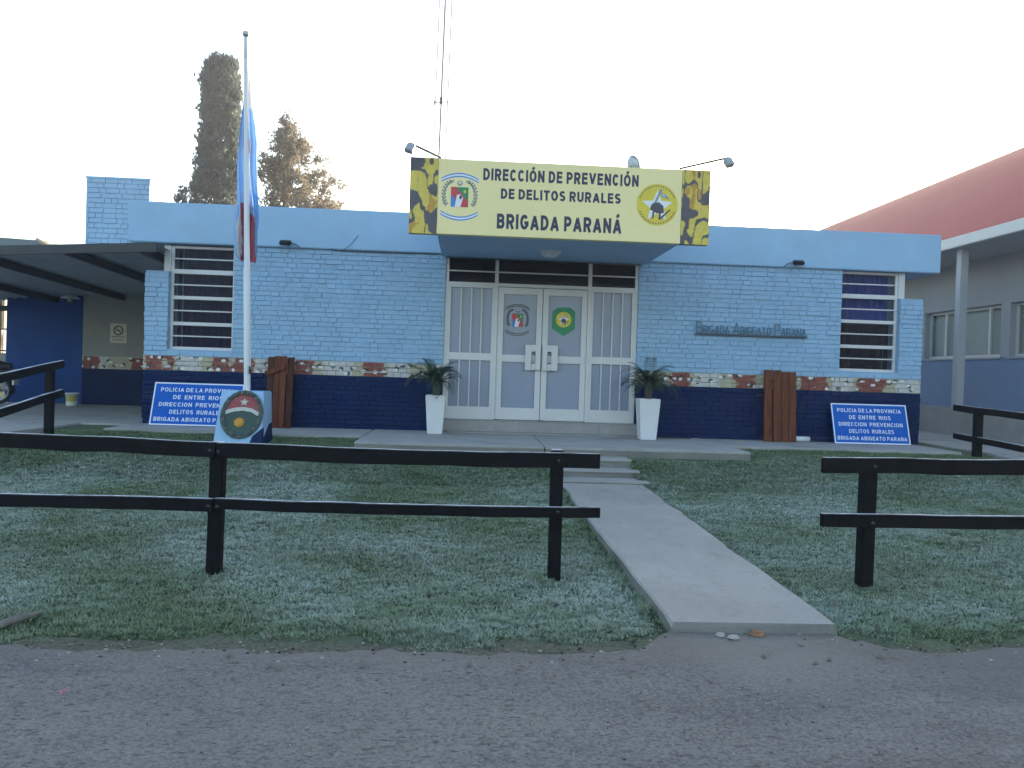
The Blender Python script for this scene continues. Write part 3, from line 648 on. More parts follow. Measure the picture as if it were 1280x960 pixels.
for side, (a, b) in ((-1, (.423, 1.105)), (1, (1.113, 1.797))):
    d_ = MB(); sw_ = .085; ya, yb = y0+.010, y1-.012; zt = 2.225; zl = DZ0+.008
    d_.box(a, a+sw_, ya, yb, zl, zt).box(b-sw_, b, ya, yb, zl, zt)
    d_.box(a+sw_, b-sw_, ya, yb, zl, zl+.18).box(a+sw_, b-sw_, ya, yb, 1.09, 1.20).box(a+sw_, b-sw_, ya, yb, zt-.10, zt)
    do = d_.build('door', 'white', ps, .005)
    do['label'] = 'left white door leaf with a shield sticker' if side < 0 else 'right white door leaf with a green badge sticker'
    for lo, hi in ((zl+.18, 1.09), (1.20, zt-.10)): MB().box(a+sw_, b-sw_, ya+.03, ya+.036, lo, hi).build('pane', 'frosted', do)
    # square ring pull near the meeting stiles
    hx0, hx1 = (b-.245, b-.012) if side < 0 else (a+.012, a+.245); hz0, hz1 = .975, 1.36
    h = MB(); yh0, yh1 = ya-.045, ya-.02
    nx0, nx1 = (hx0+.095, hx1-.075) if side < 0 else (hx0+.075, hx1-.095)
    h.box(hx0, nx0, yh0, yh1, hz0, hz1).box(nx1, hx1, yh0, yh1, hz0, hz1).box(nx0, nx1, yh0, yh1, hz0, hz0+.10).box(nx0, nx1, yh0, yh1, hz1-.10, hz1)
    for zz in (hz0+.04, hz1-.04): h.box((hx0+hx1)/2-.02, (hx0+hx1)/2+.02, yh1, ya, zz-.02, zz+.02)
    h.build('handle', 'white', do, .004)
    e = MB(); fn = planeY(ya+.029)
    if side < 0:
        c0 = PY(647, 400, .06); coat(e, fn, c0.x, c0.z, .37, .50, True)
    else:
        c0 = PY(704.5, 402, .06); hw, hh = .178, .225
        e.poly([(c0.x, c0.z-hh), (c0.x+hw, c0.z-.11), (c0.x+hw, c0.z+.15), (c0.x+.10, c0.z+hh-.01), (c0.x-.10, c0.z+hh-.01), (c0.x-hw, c0.z+.15), (c0.x-hw, c0.z-.11)], fn, .0005, 'e_green')
        rhea(e, fn, c0.x, c0.z+.03, .12, False)
        MB().box(a+.05, a+.145, ya-.016, ya, 1.245, 1.262).box(a+.045, a+.07, ya-.008, ya, 1.12, 1.28).build('lever', 'black', do, .003)
        MB().box(b-.02, b+.03, ya-.012, ya, 1.12, 1.2).build('hinge', 'steel', do, .003)
    e.build('emblem', None, do)
es = MB()
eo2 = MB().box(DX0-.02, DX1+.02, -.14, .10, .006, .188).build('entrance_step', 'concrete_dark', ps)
for k in range(5):
    a = DX0-.02+(DX1-DX0+.04)*k/5; b = DX0-.02+(DX1-DX0+.04)*(k+1)/5
    MB().box(a+.002, b-.002, -.152, -.141, .03, .186).build('tile', 'tile', eo2); MB().box(a+.002, b-.002, -.16, .015, .1885, .199).build('tile', 'tile', eo2, .003)
MB().box(DX0+.1, DX1-.02, -.30, -.153, .006, .028).build('entrance_step', 'tile', ps, .004)
# ceiling lamp under the canopy
cl = empty('ceiling_lamp', PY(688, 316, -1.0), 'round white ceiling lamp under the entrance canopy', 'lamp')
c0 = PY(688, 316, -1.0); c0.z = 2.645
cl.location = c0
MB().lathe(c0, [(.15, 0), (.15, -.025), (.13, -.03), (.12, -.03)], 24).build('base', 'white_dull', cl); MB().lathe(c0, [(.12, -.03), (.11, -.06), (.07, -.085), (.001, -.095)], 24).build('diffuser', 'white_dull', cl)

# ------------------------------------------------------------------ entrance sign
SY = -2.22
sgn = empty('entrance_sign', (1.1, SY, 2.62), 'long cream sign board with navy lettering above the entrance canopy', 'sign')
tl, bl, tr, br = PY(513, 197, SY), PY(511, 291.5, SY), PY(888, 213, SY), PY(886, 305, SY)
zt, zb = (tl.z+tr.z)/2, (bl.z+br.z)/2; xl, xr = (tl.x+bl.x)/2, (tr.x+br.x)/2
xa, xb = PY(547, 245, SY).x, PY(852, 255, SY).x
MB().box(xa+.002, xb-.002, SY, SY+.11, zb, zt).build('board', 'signbg', sgn, .004)
def yc(u, v, sd_):
    du = .05*(vn(u*20, v*9, sd_+5)-.5); a = abs(vn((u+du)*13, v*4.6, sd_)-.5); b = vn(u*13+5, v*4+3, sd_+2)+.4*vn(u*30, v*11, sd_+3)
    c = vn(u*17, v*6, sd_+9)
    if a < .085 or c < .25: return (.075, .068, .09)
    if b > .96: return (.50, .27, .03)
    return (.66, .50, .08)
for k, (a, b) in enumerate(((xl, xa), (xb, xr))):
    nu, nv = 44, 110; mb = MB()
    vs = [(a+(b-a)*i/nu, SY-.001, zb-.004+(zt-zb+.006)*j/nv) for j in range(nv+1) for i in range(nu+1)]
    mb.add(vs, [(j*(nu+1)+i, j*(nu+1)+i+1, (j+1)*(nu+1)+i+1, (j+1)*(nu+1)+i) for j in range(nv) for i in range(nu)])
    o = len(vs); mb.box(a, b, SY+.0, SY+.11, zb-.004, zt+.002)
    po = mb.build('camouflage_panel', 'camo_print', sgn); set_col(po.data, lambda c, s_=20+k*7: yc(c.x, c.z, s_)); po['label'] = 'yellow and dark grey camouflage end panel'
fnS = planeY(SY)
for txt, x0, x1, ym, hh in (('DIRECCIÓN DE PREVENCIÓN', 604, 798.5, 222, .148), ('DE DELITOS RURALES', 626, 776, 245.2, .128), ('BRIGADA PARANÁ', 621, 777, 279.5, .188)):
    cz = PY((x0+x1)/2, ym, SY).z
    text_mesh('lettering', txt, (PY(x0, ym, SY).x, cz-hh/2, PY(x1, ym, SY).x, cz+hh/2), fnS, 'ink', sgn, 0, .228, .001)
e = MB(); c0 = PY(574.5, 246, SY); coat(e, fnS, c0.x, c0.z, .47, .60); e.build('emblem', None, sgn)
e = MB(); c0 = PY(821.5, 256, SY); rhea(e, fnS, c0.x, c0.z, .262); e.build('emblem', None, sgn)
# floodlights on arms
def arm_light(tip, foot, label, s):
    a = PY(*foot, SY+.05); a.z = zt+.005; b = PY(*tip, SY-.35)
    t = empty('arm_floodlight', a, label, 'floodlight', 'floodlights on the sign')
    MB().tube([a-Vector((0, 0, .03)), a+Vector((0, 0, .02)), b], .0135, 8).build('arm', 'dark_metal', t)
    q = Matrix.Translation(b+Vector((0, .0, -.06))) @ Matrix.Rotation(-.5, 4, 'X') @ Matrix.Rotation(.35*s, 4, 'Y')
    MB().box(-.05, .05, -.035, .035, -.06, .055, None, q).build('housing', 'steel', t, .008); MB().box(-.042, .042, .036, .039, -.05, .045, None, q).build('lens', 'glass_clear', t)
arm_light((513, 179), (551, 197), 'small grey floodlight on an arm over the left end of the sign board', 1)
arm_light((911, 197), (850, 211), 'small grey floodlight on an arm over the right end of the sign board', -1)
def bulkhead(px_, py_, label, s):
    c0 = PY(px_, py_, -.12); t = empty('wall_floodlight', c0, label, 'floodlight', 'floodlights under the fascia')
    q = Matrix.Translation(c0) @ Matrix.Rotation(.5, 4, 'X')
    MB().box(-.085, .085, -.05, .03, -.03, .03, None, q).build('housing', 'black', t, .012)
    MB().tube([c0+Vector((0, .0, 0)), c0+Vector((0, .07, -.01))], .012, 8).build('bracket', 'dark_metal', t)
    MB().tube([c0+Vector((.07*s, .02, 0)), c0+Vector((.13*s, .05, -.01)), c0+Vector((.2*s, .058, -.06))], .006, 6).build('cable', 'cable', t)
bulkhead(357, 303, 'black floodlight under the fascia above the wall behind the flagpole', 1)
bulkhead(998, 328, 'dark floodlight under the fascia near the blue-curtained window', -1)
cb1 = MB(); cb1.tube([PY(x_, y_, -.062) for x_, y_ in ((448, 294), (438, 306), (430, 312))]+[PY(428, 314, -.02)], .0035, 6)
tag(cb1.build('hanging_cable', 'cable'), 'thin grey cable running down the fascia left of the sign', 'cable')
cb2 = MB(); pts = [(552, 316), (545, 318), (520, 317), (480, 316), (430, 314), (400, 310), (372, 307)]
cb2.tube([PY(x_, y_, -.018) for x_, y_ in pts], .005, 6); tag(cb2.build('wall_cable', 'cable'), 'thin cable stapled along the top brick course left of the entrance', 'cable')
# cut-out metal letters on a bar
wl = empty('letter_sign', (4.35, -.02, 1.63), 'small cut-out letters standing on a dark bar on the brick wall', 'sign')
p, q = PY(869, 417.5, -.03), PY(1008, 421, -.03); zbar = (p.z+q.z)/2
MB().box(p.x, q.x, -.05, .012, zbar-.016, zbar+.012).build('bar', 'cable', wl, .003)
M['letter'] = paint('blue_grey_letter', (.055, .14, .22), .5, .1, 6, 0)
text_mesh('lettering', 'BRIGADA ABIGEATO PARANA', (p.x+.01, zbar+.011, q.x-.01, zbar+.19), planeY(-.03), 'letter', wl, .014, .085, 0, .68, .10)

# satellite dish on the canopy roof
ds = empty('satellite_dish', (2.2, -.2, 3.3), 'grey satellite dish peeking over the top of the sign board', 'dish')
c0 = PY(789, 208, -.3)
MB().lathe(c0, [(.001, .0), (.07, .006), (.12, .02), (.155, .045), (.16, .045), (.12, .012), (.001, -.012)], 26, None, (.85, .35, .3)).build('reflector', 'steel', ds)
MB().tube([(c0.x-.03, c0.y, 3.282), c0], .016, 8).build('mast', 'dark_metal', ds); MB().tube([c0+Vector((0, 0, -.08)), c0+Vector((.2, .08, -.02))], .008, 6).build('feed_arm', 'dark_metal', ds)

# ------------------------------------------------------------------ carport, tank tower, walls on the left
cp = empty('carport', (-7, 2.5, 0), 'dark lean-to carport roof on the left side of the station', 'carport')
A, B = PY(205, 305, -.4), PY(0, 312, -.4); dzdx = (A.z-B.z)/(A.x-B.x)
def cz_(x, y): return A.z+(x-A.x)*dzdx*.8-(y+.4)*.028
X0, X1, Y0, Y1 = -10.6, -4.52, -.38, 5.3
# corrugated sheet
sh = MB(); n = 122; vs = []
for j, y in enumerate((Y0, Y1)):
    for i in range(n+1):
        x = X0+(X1-X0)*i/n; vs.append((x, y, cz_(x, y)+.014*math.sin(i*math.pi/2)))
sh.add(vs, [(i, i+1, n+2+i, n+1+i) for i in range(n)], None, True); sh.build('roof_sheet', 'carport', cp)
fb = MB(); fb.beam((X0, Y0-.03, cz_(X0, Y0)-.045), (X1, Y0-.03, cz_(X1, Y0)-.045), .05, .13); fb.build('front_beam', 'carport_beam', cp)
for xx in (-10.0, -8.6, -7.2, -5.8, -4.75):
    MB().beam((xx, Y0+.02, cz_(xx, Y0)-.07), (xx, Y1, cz_(xx, Y1)-.07), .07, .11).build('rafter', 'carport_beam', cp)
MB().beam((X0, Y1-.05, cz_(X0, Y1)-.18), (X1, Y1-.05, cz_(X1, Y1)-.18), .07, .11).build('rear_beam', 'carport_beam', cp)
for yy in (-.25, 5.1): MB().box(-10.4, -10.32, yy-.04, yy+.04, -.01, cz_(-10.36, yy)-.02).build('post', 'carport_beam', cp)

tw = empty('tank_tower', (-7.36, 4.5, 0), 'tall brick water tank tower rising behind the carport, light blue on top', 'tower')
TX0, TX1, TY = -8.02, -6.74, 4.9
TZ = PY(150, 223, TY).z
tc = MB(); tc.box(TX0+.01, TX1-.01, TY+.012, TY+1.3, 2.72, TZ-.01, 'mortar_blue')
tc.build('core', None, tw)
tb = MB()
for x, z, L, H in layout(TX0, TX1, 2.73, 19, 9, .27, .13, .104):
    gv, gf = brick_geo(L, H, .004, brng, proud=brng.uniform(-.003, .005)); tb.add([(a+x, b+TY, c+z) for a, b, c in gv], gf)
for x, z, L, H in layout(TY, TY+1.3, 2.73, 19, 10, .27, .13, .104):
    gv, gf = brick_geo(L, H, .004, brng); tb.add([(TX1-b, a+x, c+z) for a, b, c in gv], gf); tb.add([(TX0+b, 2*x-(a+x), c+z) for a, b, c in gv], gf)
stuff(tb.build('brickwork', 'blue', tw))
MB().box(TX0-.02, TX1+.02, TY-.015, TY+1.32, TZ-.02, TZ+.02).build('coping', 'blue_plaster', tw, .006)
# the lower wall under the carport: grey, with the painted band and a navy foot
lw = MB(); lw.box(TX0, -4.52, TY, TY+.2, 1.0, 2.72, 'grey_plaster').box(TX0, -4.52, TY-.001, TY+.2, 0, .745, 'navy'); lw.build('lower_wall', None, tw)
nbm = MB(); na, nz = 300, 22
vs = [(TX0+(-4.52-TX0)*i/na, TY-.002, .747+.251*j/nz) for j in range(nz+1) for i in range(na+1)]
nbm.add(vs, [(j*(na+1)+i, j*(na+1)+i+1, (j+1)*(na+1)+i+1, (j+1)*(na+1)+i) for j in range(nz) for i in range(na)]); nbm.box(TX0, -4.52, TY, TY+.2, .747, .998)
bo = nbm.build('camouflage_band', 'camo', tw); set_col(bo.data, lambda c: camo(c.x*.9+8.3-4.6, (c.z-.747)*.86+ZN))
bwl = empty('side_building', (-9, 5.6, 0), 'plain royal blue wall standing at the back of the carport', 'building')
MB().box(-9.62, TX0-.004, 5.0, 9, 0, 2.38).build('wall', 'wall_blue', bwl, .01); MB().box(-9.64, TX0-.003, 4.98, 9.02, 2.381, 2.44).build('roof', 'asphalt_roof', bwl)
# no smoking plate
p, q = PY(138, 404, TY-.01), PY(158, 429, TY-.01)
nsn = empty('no_smoking_sign', ((p.x+q.x)/2, TY-.01, q.z), 'small pale no smoking plate on the grey wall under the carport', 'sign')
MB().box(p.x, q.x, TY-.012, TY-.003, q.z, p.z).build('plate', 'plate', nsn, .003)
mb = MB(); fn = planeY(TY-.012); cx, cz, hw, hh = (p.x+q.x)/2, (p.z+q.z)/2, (q.x-p.x)/2, (p.z-q.z)/2
for qd in arcband(cx, cz+hh*.28, hw*.62, hw*.62, hw*.17, 0, 2*math.pi, 24): mb.poly(qd, fn, .001, 'e_dark')
mb.poly([(cx-hw*.44, cz+hh*.28+hw*.36), (cx-hw*.36, cz+hh*.28+hw*.44), (cx+hw*.44, cz+hh*.28-hw*.36), (cx+hw*.36, cz+hh*.28-hw*.44)], fn, .0016, 'e_dark')
mb.poly([(cx-hw*.3, cz+hh*.24), (cx+hw*.3, cz+hh*.24), (cx+hw*.3, cz+hh*.34), (cx-hw*.3, cz+hh*.34)], fn, .0022, 'e_dark')
mb.poly([(cx-hw*.8, cz-hh*.42), (cx+hw*.8, cz-hh*.42), (cx+hw*.8, cz-hh*.34), (cx-hw*.8, cz-hh*.34)], fn, .001, 'e_dark')
for r_ in (.58, .72): mb.poly([(cx-hw*.7, cz-hh*(r_+.08)), (cx+hw*.7, cz-hh*(r_+.08)), (cx+hw*.7, cz-hh*r_), (cx-hw*.7, cz-hh*r_)], fn, .001, 'e_grey')
mb.build('pictogram', None, nsn)
# carport lamp; its added white disc stands in for a bright sky gap
lc = PY(88, 371, 4.7); lm = empty('carport_lamp', lc, 'lamp hanging under the carport roof, its pale disc standing in for sky light', 'lamp')
MB().lathe(lc+Vector((0, 0, -.03)), [(.02, .1), (.05, .085), (.19, .0), (.185, -.006), (.045, .07)], 20).build('sky_gap_shade', 'white_dull', lm)
MB().lathe(lc+Vector((0, 0, -.08)), [(.02, .1), (.05, .05), (.055, .02), (.035, -.02), (.001, -.03)], 14).build('bulb', 'tan', lm); MB().tube([lc+Vector((0, 0, .05)), lc+Vector((0, 0, .22))], .012, 8).build('stem', 'dark_metal', lm)
# paint bucket
bc = PZ(90, 507.5, 0); bk = empty('paint_bucket', bc, 'white paint bucket with a yellow label by the carport wall', 'bucket')
MB().lathe(bc, [(.001, .0), (.10, .0), (.118, .24), (.125, .24), (.125, .262), (.11, .262), (.108, .02)], 24).build('body', 'white_dull', bk)
lb_ = MB(); vs = []; nn = 14
for z_ in (.05, .2):
    r_ = .1015+.018*z_/.24
    for i in range(nn+1): t = math.radians(-150+120*i/nn); vs.append((bc.x+.03*0+r_*math.cos(t), bc.y+r_*math.sin(t), bc.z+z_))
lb_.add(vs, [(i, i+1, nn+2+i, nn+1+i) for i in range(nn)], None, True); lb_.build('label_wrap', 'bucket_lbl', bk)
MB().tube([bc+Vector((.125*math.cos(t), -.03-.02*math.sin(t), .24-.05*math.sin(t))) for t in [i*math.pi/8 for i in range(9)]], .003, 6).build('handle', 'steel', bk)
# motorcycle parked left of the bucket, its rear end in view
def motorcycle(c, rz):
    t = empty('motorcycle', c, 'dark motorcycle parked under the carport, only its rear wheel in view', 'motorcycle')
    q = Matrix.Translation(c) @ Matrix.Rotation(rz, 4, 'Z'); T = lambda x, y, z: q @ Vector((x, y, z))
    ax = (q.to_3x3() @ Vector((0, 1, 0)))
    for x in (0, 1.28):
        r = .28; ty = MB().lathe(T(x, 0, r), [(r-.06, -.035), (r-.02, -.05), (r, -.02), (r, .02), (r-.02, .05), (r-.06, .035), (r-.06, -.035)], 32, None, ax).build('wheel', 'rubber', t)
        MB().lathe(T(x, 0, r), [(r-.058, -.02), (r-.075, -.02), (r-.075, .02), (r-.058, .02)], 32, None, ax).lathe(T(x, 0, r), [(.001, -.05), (.05, -.05), (.05, .05), (.001, .05)], 14, None, ax).build('rim', 'steel', ty)
        s_ = MB()
        for k in range(12): a = k*math.pi/6; s_.tube([T(x+.04*math.cos(a), 0, r+.04*math.sin(a)), T(x+(r-.07)*math.cos(a), 0, r+(r-.07)*math.sin(a))], .004, 5)
        s_.build('spoke', 'steel', ty)
    def arcfender(x, a0, a1): 
        m_ = MB(); vs = []; n_ = 12
        for i in range(n_+1):
            a = math.radians(a0+(a1-a0)*i/n_)
            for y_ in (-.07, 0, .07): vs.append(T(x+(.33-.02*abs(y_)/.07)*math.cos(a), y_, .28+(.33-.02*abs(y_)/.07)*math.sin(a)))
        m_.add(vs, [(i*3+k, i*3+k+1, (i+1)*3+k+1, (i+1)*3+k) for i in range(n_) for k in range(2)], None, True); return m_.build('fender', 'moto_blue', t)
    arcfender(0, 50, 190); arcfender(1.28, 10, 130)
    MB().tube([T(-.25, 0, .74), T(.0, 0, .76), T(.35, 0, .72), T(.5, 0, .68)], [.06, .11, .12, .06], 12).build('seat', 'black', t)
    MB().tube([T(.42, 0, .72), T(.55, 0, .8), T(.8, 0, .8), T(.95, 0, .68)], [.05, .13, .12, .05], 12).build('fuel_tank', 'moto_blue', t)
    MB().tube([T(.38, 0, .36), T(.55, 0, .38), T(.72, 0, .4)], [.09, .15, .09], 10).build('engine', 'dark_metal', t)
    fr = MB(); fr.tube([T(.95, 0, .85), T(.85, 0, .35), T(.4, 0, .25), T(0, .06, .28)], .022, 8).tube([T(.95, 0, .8), T(.4, 0, .62), T(-.2, 0, .66)], .022, 8); fr.build('frame', 'dark_metal', t)
    fk = MB(); [fk.tube([T(.98, y_, .92), T(1.28, y_, .28)], .022, 8) for y_ in (-.09, .09)]; fk.build('fork', 'steel', t)
    MB().tube([T(.88, -.34, .98), T(.97, -.1, .95), T(.97, .1, .95), T(.88, .34, .98)], .013, 8).build('handlebar', 'dark_metal', t)
    MB().lathe(T(1.06, 0, .82), [(.001, .06), (.08, .05), (.09, 0), (.05, -.08)], 16, None, q.to_3x3() @ Vector((1, 0, 0))).build('headlight', 'dark_metal', t)
    MB().box(-.34, -.31, -.1, .1, .38, .56, None, q).build('licence_plate', 'white_dull', t); MB().box(-.33, -.27, -.05, .05, .62, .68, None, q).build('tail_light', 'e_red', t)
    MB().tube([T(.5, -.14, .25), T(.1, -.16, .27), T(-.2, -.17, .32)], [.025, .045, .05], 10).build('exhaust', 'steel', t)
motorcycle(PZ(-4, 505, 0), math.pi*1.03)
# low shed roof seen over the carport
shd = empty('roof_shed', (-14, 14, 0), 'small dark shed roof with open gaps seen above the carport', 'shed')
p, q = PY(0, 297, 14), PY(66, 303, 14)
MB().beam((p.x-3.5, 14, p.z-.12), (q.x, 14, q.z-.22), .7, .42).build('roof', 'shed', shd)
for xx in (-18, p.x+.5, p.x+.98, q.x-.55, q.x-.2): MB().box(xx-.06, xx+.06, 13.2, 13.35, 0, 4.3).build('post', 'carport_beam', shd)
MB().box(-18.3, q.x+.1, 13.1, 14.9, 3.86, 4.03).build('beam', 'carport_beam', shd)
MB().beam((q.x+.005, 13.2, q.z-.05), (q.x+.75, 13.2, q.z-.5), .4, .08).build('tiles', 'tan', shd)
# far railing on a low wall
rl = empty('railing_wall', (-15.5, 14, 0), 'low grey wall with a thin railing far behind the carport', 'railing')
MB().box(-24, -12.5, 11.5, 11.7, 0, 1.05).build('wall', 'concrete_dark', rl)
MB().box(-24, -12.5, 11.55, 11.6, 1.72, 1.76).box(-24, -12.5, 11.55, 11.6, 1.1, 1.14).build('rail', 'dark_metal', rl)
for k in range(92): MB().box(-24+k*.125, -23.985+k*.125, 11.565, 11.585, 1.05, 1.72).build('baluster', 'dark_metal', rl)

# ------------------------------------------------------------------ red-roofed neighbour
nbd = empty('neighbour_building', (12, 6, 0), 'grey neighbouring building with a big red roof and white eaves', 'building')
WX, EX, PYN, PYF = 10.7, 9.3, -3.0, 26
W1, W2 = (3.40, 6.09), (.6, 3.12); ZS, ZH, SOF = 1.565, 2.64, 3.62
nwm = MB(); nwm.box(WX, WX+.25, PYN, PYF, ZH, SOF+.05, 'grey_wall')
for a, b in ((PYN, W2[0]), (W2[1], W1[0]), (W1[1], PYF)): nwm.box(WX, WX+.25, a, b, ZS, ZH, 'grey_wall')
nwm.box(WX, WX+.25, PYN, PYF, .5, ZS, 'bluegrey_wall'); nwm.box(WX+.25, 19, PYN, PYN+.2, .5, SOF, 'grey_wall'); nwm.build('wall', None, nbd)
MB().box(9.45, 19, PYN, PYF, -.2, .5).build('plinth', 'concrete', nbd, .01)
MB().box(EX+.06, WX, PYN-.4, PYF, SOF, SOF+.05).build('soffit', 'soffit', nbd)
MB().box(EX-.03, EX+.058, PYN-.4, PYF, SOF-.005, SOF+.20).build('gutter', 'white', nbd, .01)
rf = MB(); n = 14; L_ = 60; vs = []
def rz_(t): return 3.80+(7.1-3.80)*(1-(1-t)**1.25)
ysr = [PYN-.4+(PYF-PYN+.4)*j/220 for j in range(221)]
for j, y in enumerate(ysr):
    for i in range(n+1): t = i/n; vs.append((EX-.02+(14-EX)*t, y, rz_(t)))
rf.add(vs, [(j*(n+1)+i, j*(n+1)+i+1, (j+1)*(n+1)+i+1, (j+1)*(n+1)+i) for j in range(220) for i in range(n)], None, True)
rf.add([(14, PYN-.4, 7.1), (14, PYF, 7.1), (19, PYF, 3.8), (19, PYN-.4, 3.8)], [(0, 1, 2, 3)]); rf.build('roof', 'red_roof', nbd)
gb = MB(); gb.add([(EX+.2, PYN+.1, 3.7), (14, PYN+.1, 7.0), (19, PYN+.1, 3.7)], [(0, 1, 2)]); gb.build('gable', 'grey_wall', nbd)
for yy in (2.93, -1.6, 9.0, 15): MB().box(9.48, 9.63, yy-.08, yy+.08, .5, SOF).build('column', 'soffit', nbd, .006)
for (a, b), fr_ in ((W1, (.20, .36, .64)), (W2, (.3, .5, .7))):
    wm = MB(); xx = WX+.12
    wm.box(xx, xx+.06, a, a+.05, ZS, ZH).box(xx, xx+.06, b-.05, b, ZS, ZH).box(xx, xx+.06, a+.05, b-.05, ZS, ZS+.06).box(xx, xx+.06, a+.05, b-.05, ZH-.06, ZH)
    cuts = [a+.05]+[a+(b-a)*t for t in ((.19, .76) if a > 3 else (.35, .7))]+[b-.05]
    for c_ in cuts[1:-1]: wm.box(xx-.012, xx+.05, c_-.03, c_+.03, ZS+.06, ZH-.06)
    wo_ = wm.build('window', 'white', nbd, .004)
    for k in range(3): MB().box(xx+.03, xx+.036, cuts[k]+.03*(k > 0), cuts[k+1]-.03*(k < 2), ZS+.06, ZH-.06).build('pane', 'glass_clear', wo_)
    MB().box(xx+.11, xx+.12, a, b, ZS, ZH).build('curtain', 'curtain_pale', wo_)
    MB().box(WX-.03, WX+.14, a-.03, b+.03, ZS-.04, ZS-.002).build('sill', 'grey_wall', wo_)

# ------------------------------------------------------------------ mast behind the roof
mt = empty('antenna_mast', (-.96, 10, 0), 'tall thin lattice antenna mast rising behind the sign board', 'antenna')
mb0, mtp = PY(549, 195, 10), PY(557, 0, 10); ddx = (mtp.x-mb0.x)/(mtp.z-mb0.z)
cxm = lambda z: mb0.x+(z-mb0.z)*ddx
M['mast'] = paint('mast_paint', (.22, .20, .20), .5, .1, 3, 0)
legs = [(.0, -.12), (-.17, .10), (.17, .10)]
for k, (dx_, dy_) in enumerate(legs): MB().tube([(cxm(z)+dx_, 10+dy_, z) for z in (0, 4, 8, 12, 16)], .026 if k == 0 else .015, 6).build('leg', 'mast', mt)
br_ = MB()
for j in range(40):
    z = .4*j
    for a, b in ((0, 1), (1, 2), (2, 0)):
        la, lb2 = legs[a], legs[b]; br_.tube([(cxm(z)+la[0], 10+la[1], z), (cxm(z+.4)+lb2[0], 10+lb2[1], z+.4)], .004, 4)
br_.build('bracing', 'mast', mt)
zc = PY(554, 130, 10).z; MB().tube([(cxm(zc)-.2, 9.86, zc-.02), (cxm(zc)+.2, 9.86, zc+.02)], .012, 6).tube([(cxm(zc)-.19, 9.86, zc-.09), (cxm(zc)-.19, 9.86, zc+.05)], .016, 6).tube([(cxm(zc)+.19, 9.86, zc-.07), (cxm(zc)+.19, 9.86, zc+.07)], .016, 6).box(cxm(zc)-.04, cxm(zc)+.04, 9.80, 9.88, zc-.05, zc+.12).build('cross_arm', 'dark_metal', mt)

# ------------------------------------------------------------------ trees
def leaves(name, cen, spread, cnt, size, mat, parent, up=.6, tint=None):
    n = len(cen)*cnt; c = np.repeat(cen, cnt, 0)+NR.normal(0, 1, (n, 3))*spread
    d = NR.normal(0, 1, (n, 3)); d[:, 2] = np.abs(d[:, 2])+up; d /= np.linalg.norm(d, axis=1)[:, None]
    s = np.cross(d, NR.normal(0, 1, (n, 3))); s /= np.linalg.norm(s, axis=1)[:, None]
    L = size*NR.uniform(.6, 1.5, (n, 1)); v = np.empty((n, 3, 3)); v[:, 0] = c-s*L*.28; v[:, 1] = c+s*L*.28; v[:, 2] = c+d*L
    tt = np.repeat(NR.uniform(0, 1, len(cen)) if tint is None else tint, cnt)[:, None]*.7+NR.uniform(0, .3, (n, 1))
    col = np.repeat(np.clip(tt, 0, 1), 3, 0).repeat(3, 1)
    return fast_mesh(name, v.reshape(-1, 3), 3, mat, parent, col)
def interp(t, xs_, ys_): return float(np.interp(t, xs_, ys_))
ct = empty('cypress_tree', PY(272, 250, 25)*Vector((1, 1, 0)) if False else Vector((-11.6, 25, -.03)), 'tall dark columnar cypress behind the roof, left of the flagpole', 'tree')
MB().tube([(-11.6, 25, -.05), (-11.65, 25, 4), (-11.7, 25, 9), (-11.75, 25, 13.6)], [.28, .22, .14, .03], 10).build('trunk', 'bark', ct)
LEFT = [(72, 264), (76, 257), (90, 252), (120, 251), (150, 249), (180, 247), (210, 244), (240, 239), (252, 236)]
RIGHT = [(72, 290), (80, 298), (100, 301), (130, 303), (180, 303), (252, 304)]
cen = []
for _ in range(1250):
    z = RND.uniform(1.2, 14.75); py_ = 456-(z-.9)*1000/37.2; yy = min(max(py_, 72), 252)
    l = interp(yy, *zip(*LEFT)); r = interp(yy, *zip(*RIGHT)); xl_, xr_ = PY(l, yy, 25).x, PY(r, yy, 25).x
    c_, R_ = (xl_+xr_)/2, (xr_-xl_)/2-.12
    if z > 14.2: R_ *= .8
    a = RND.uniform(0, 2*math.pi); rr = R_*math.sqrt(RND.uniform(.30, 1))*(.86+.25*vn(a*2.2, z*1.6, 4))
    cen.append((c_+rr*math.cos(a), 25+rr*math.sin(a), z))
for z, dx_ in ((8.4, -1.75), (8.55, -1.6), (8.25, -1.9), (8.2, -1.5), (8.7, -1.45)): cen.append((-11.7+dx_*.9, 24.8, z))
leaves('crown', np.array(cen), .10, 46, .16, 'cypress', ct, 1.0)
pt = empty('conifer_tree', Vector((-8.3, 24, -.03)), 'broad sparse brownish conifer behind the roof, right of the flagpole', 'tree')
tk = MB(); tk.tube([(-8.2, 24, -.05), (-8.25, 24, 4), (-8.35, 24.05, 8), (-8.42, 24, 11.6)], [.3, .24, .13, .02], 10)
cen = []; tint = []; lim = MB()
def envx(z, sgn):      # half width of the crown at height z, left and right of the trunk
    return interp(z, [2.5, 6, 8.2, 9.5, 10.6, 11.4, 12.1], [1.7, 1.9, 1.55, 1.25, 1.0, .65, .25]) if sgn < 0 else interp(z, [2.5, 6, 8.2, 8.8, 9.8, 10.8, 11.5, 12.1], [3.0, 3.5, 3.1, 2.7, 1.95, 1.4, .75, .3])
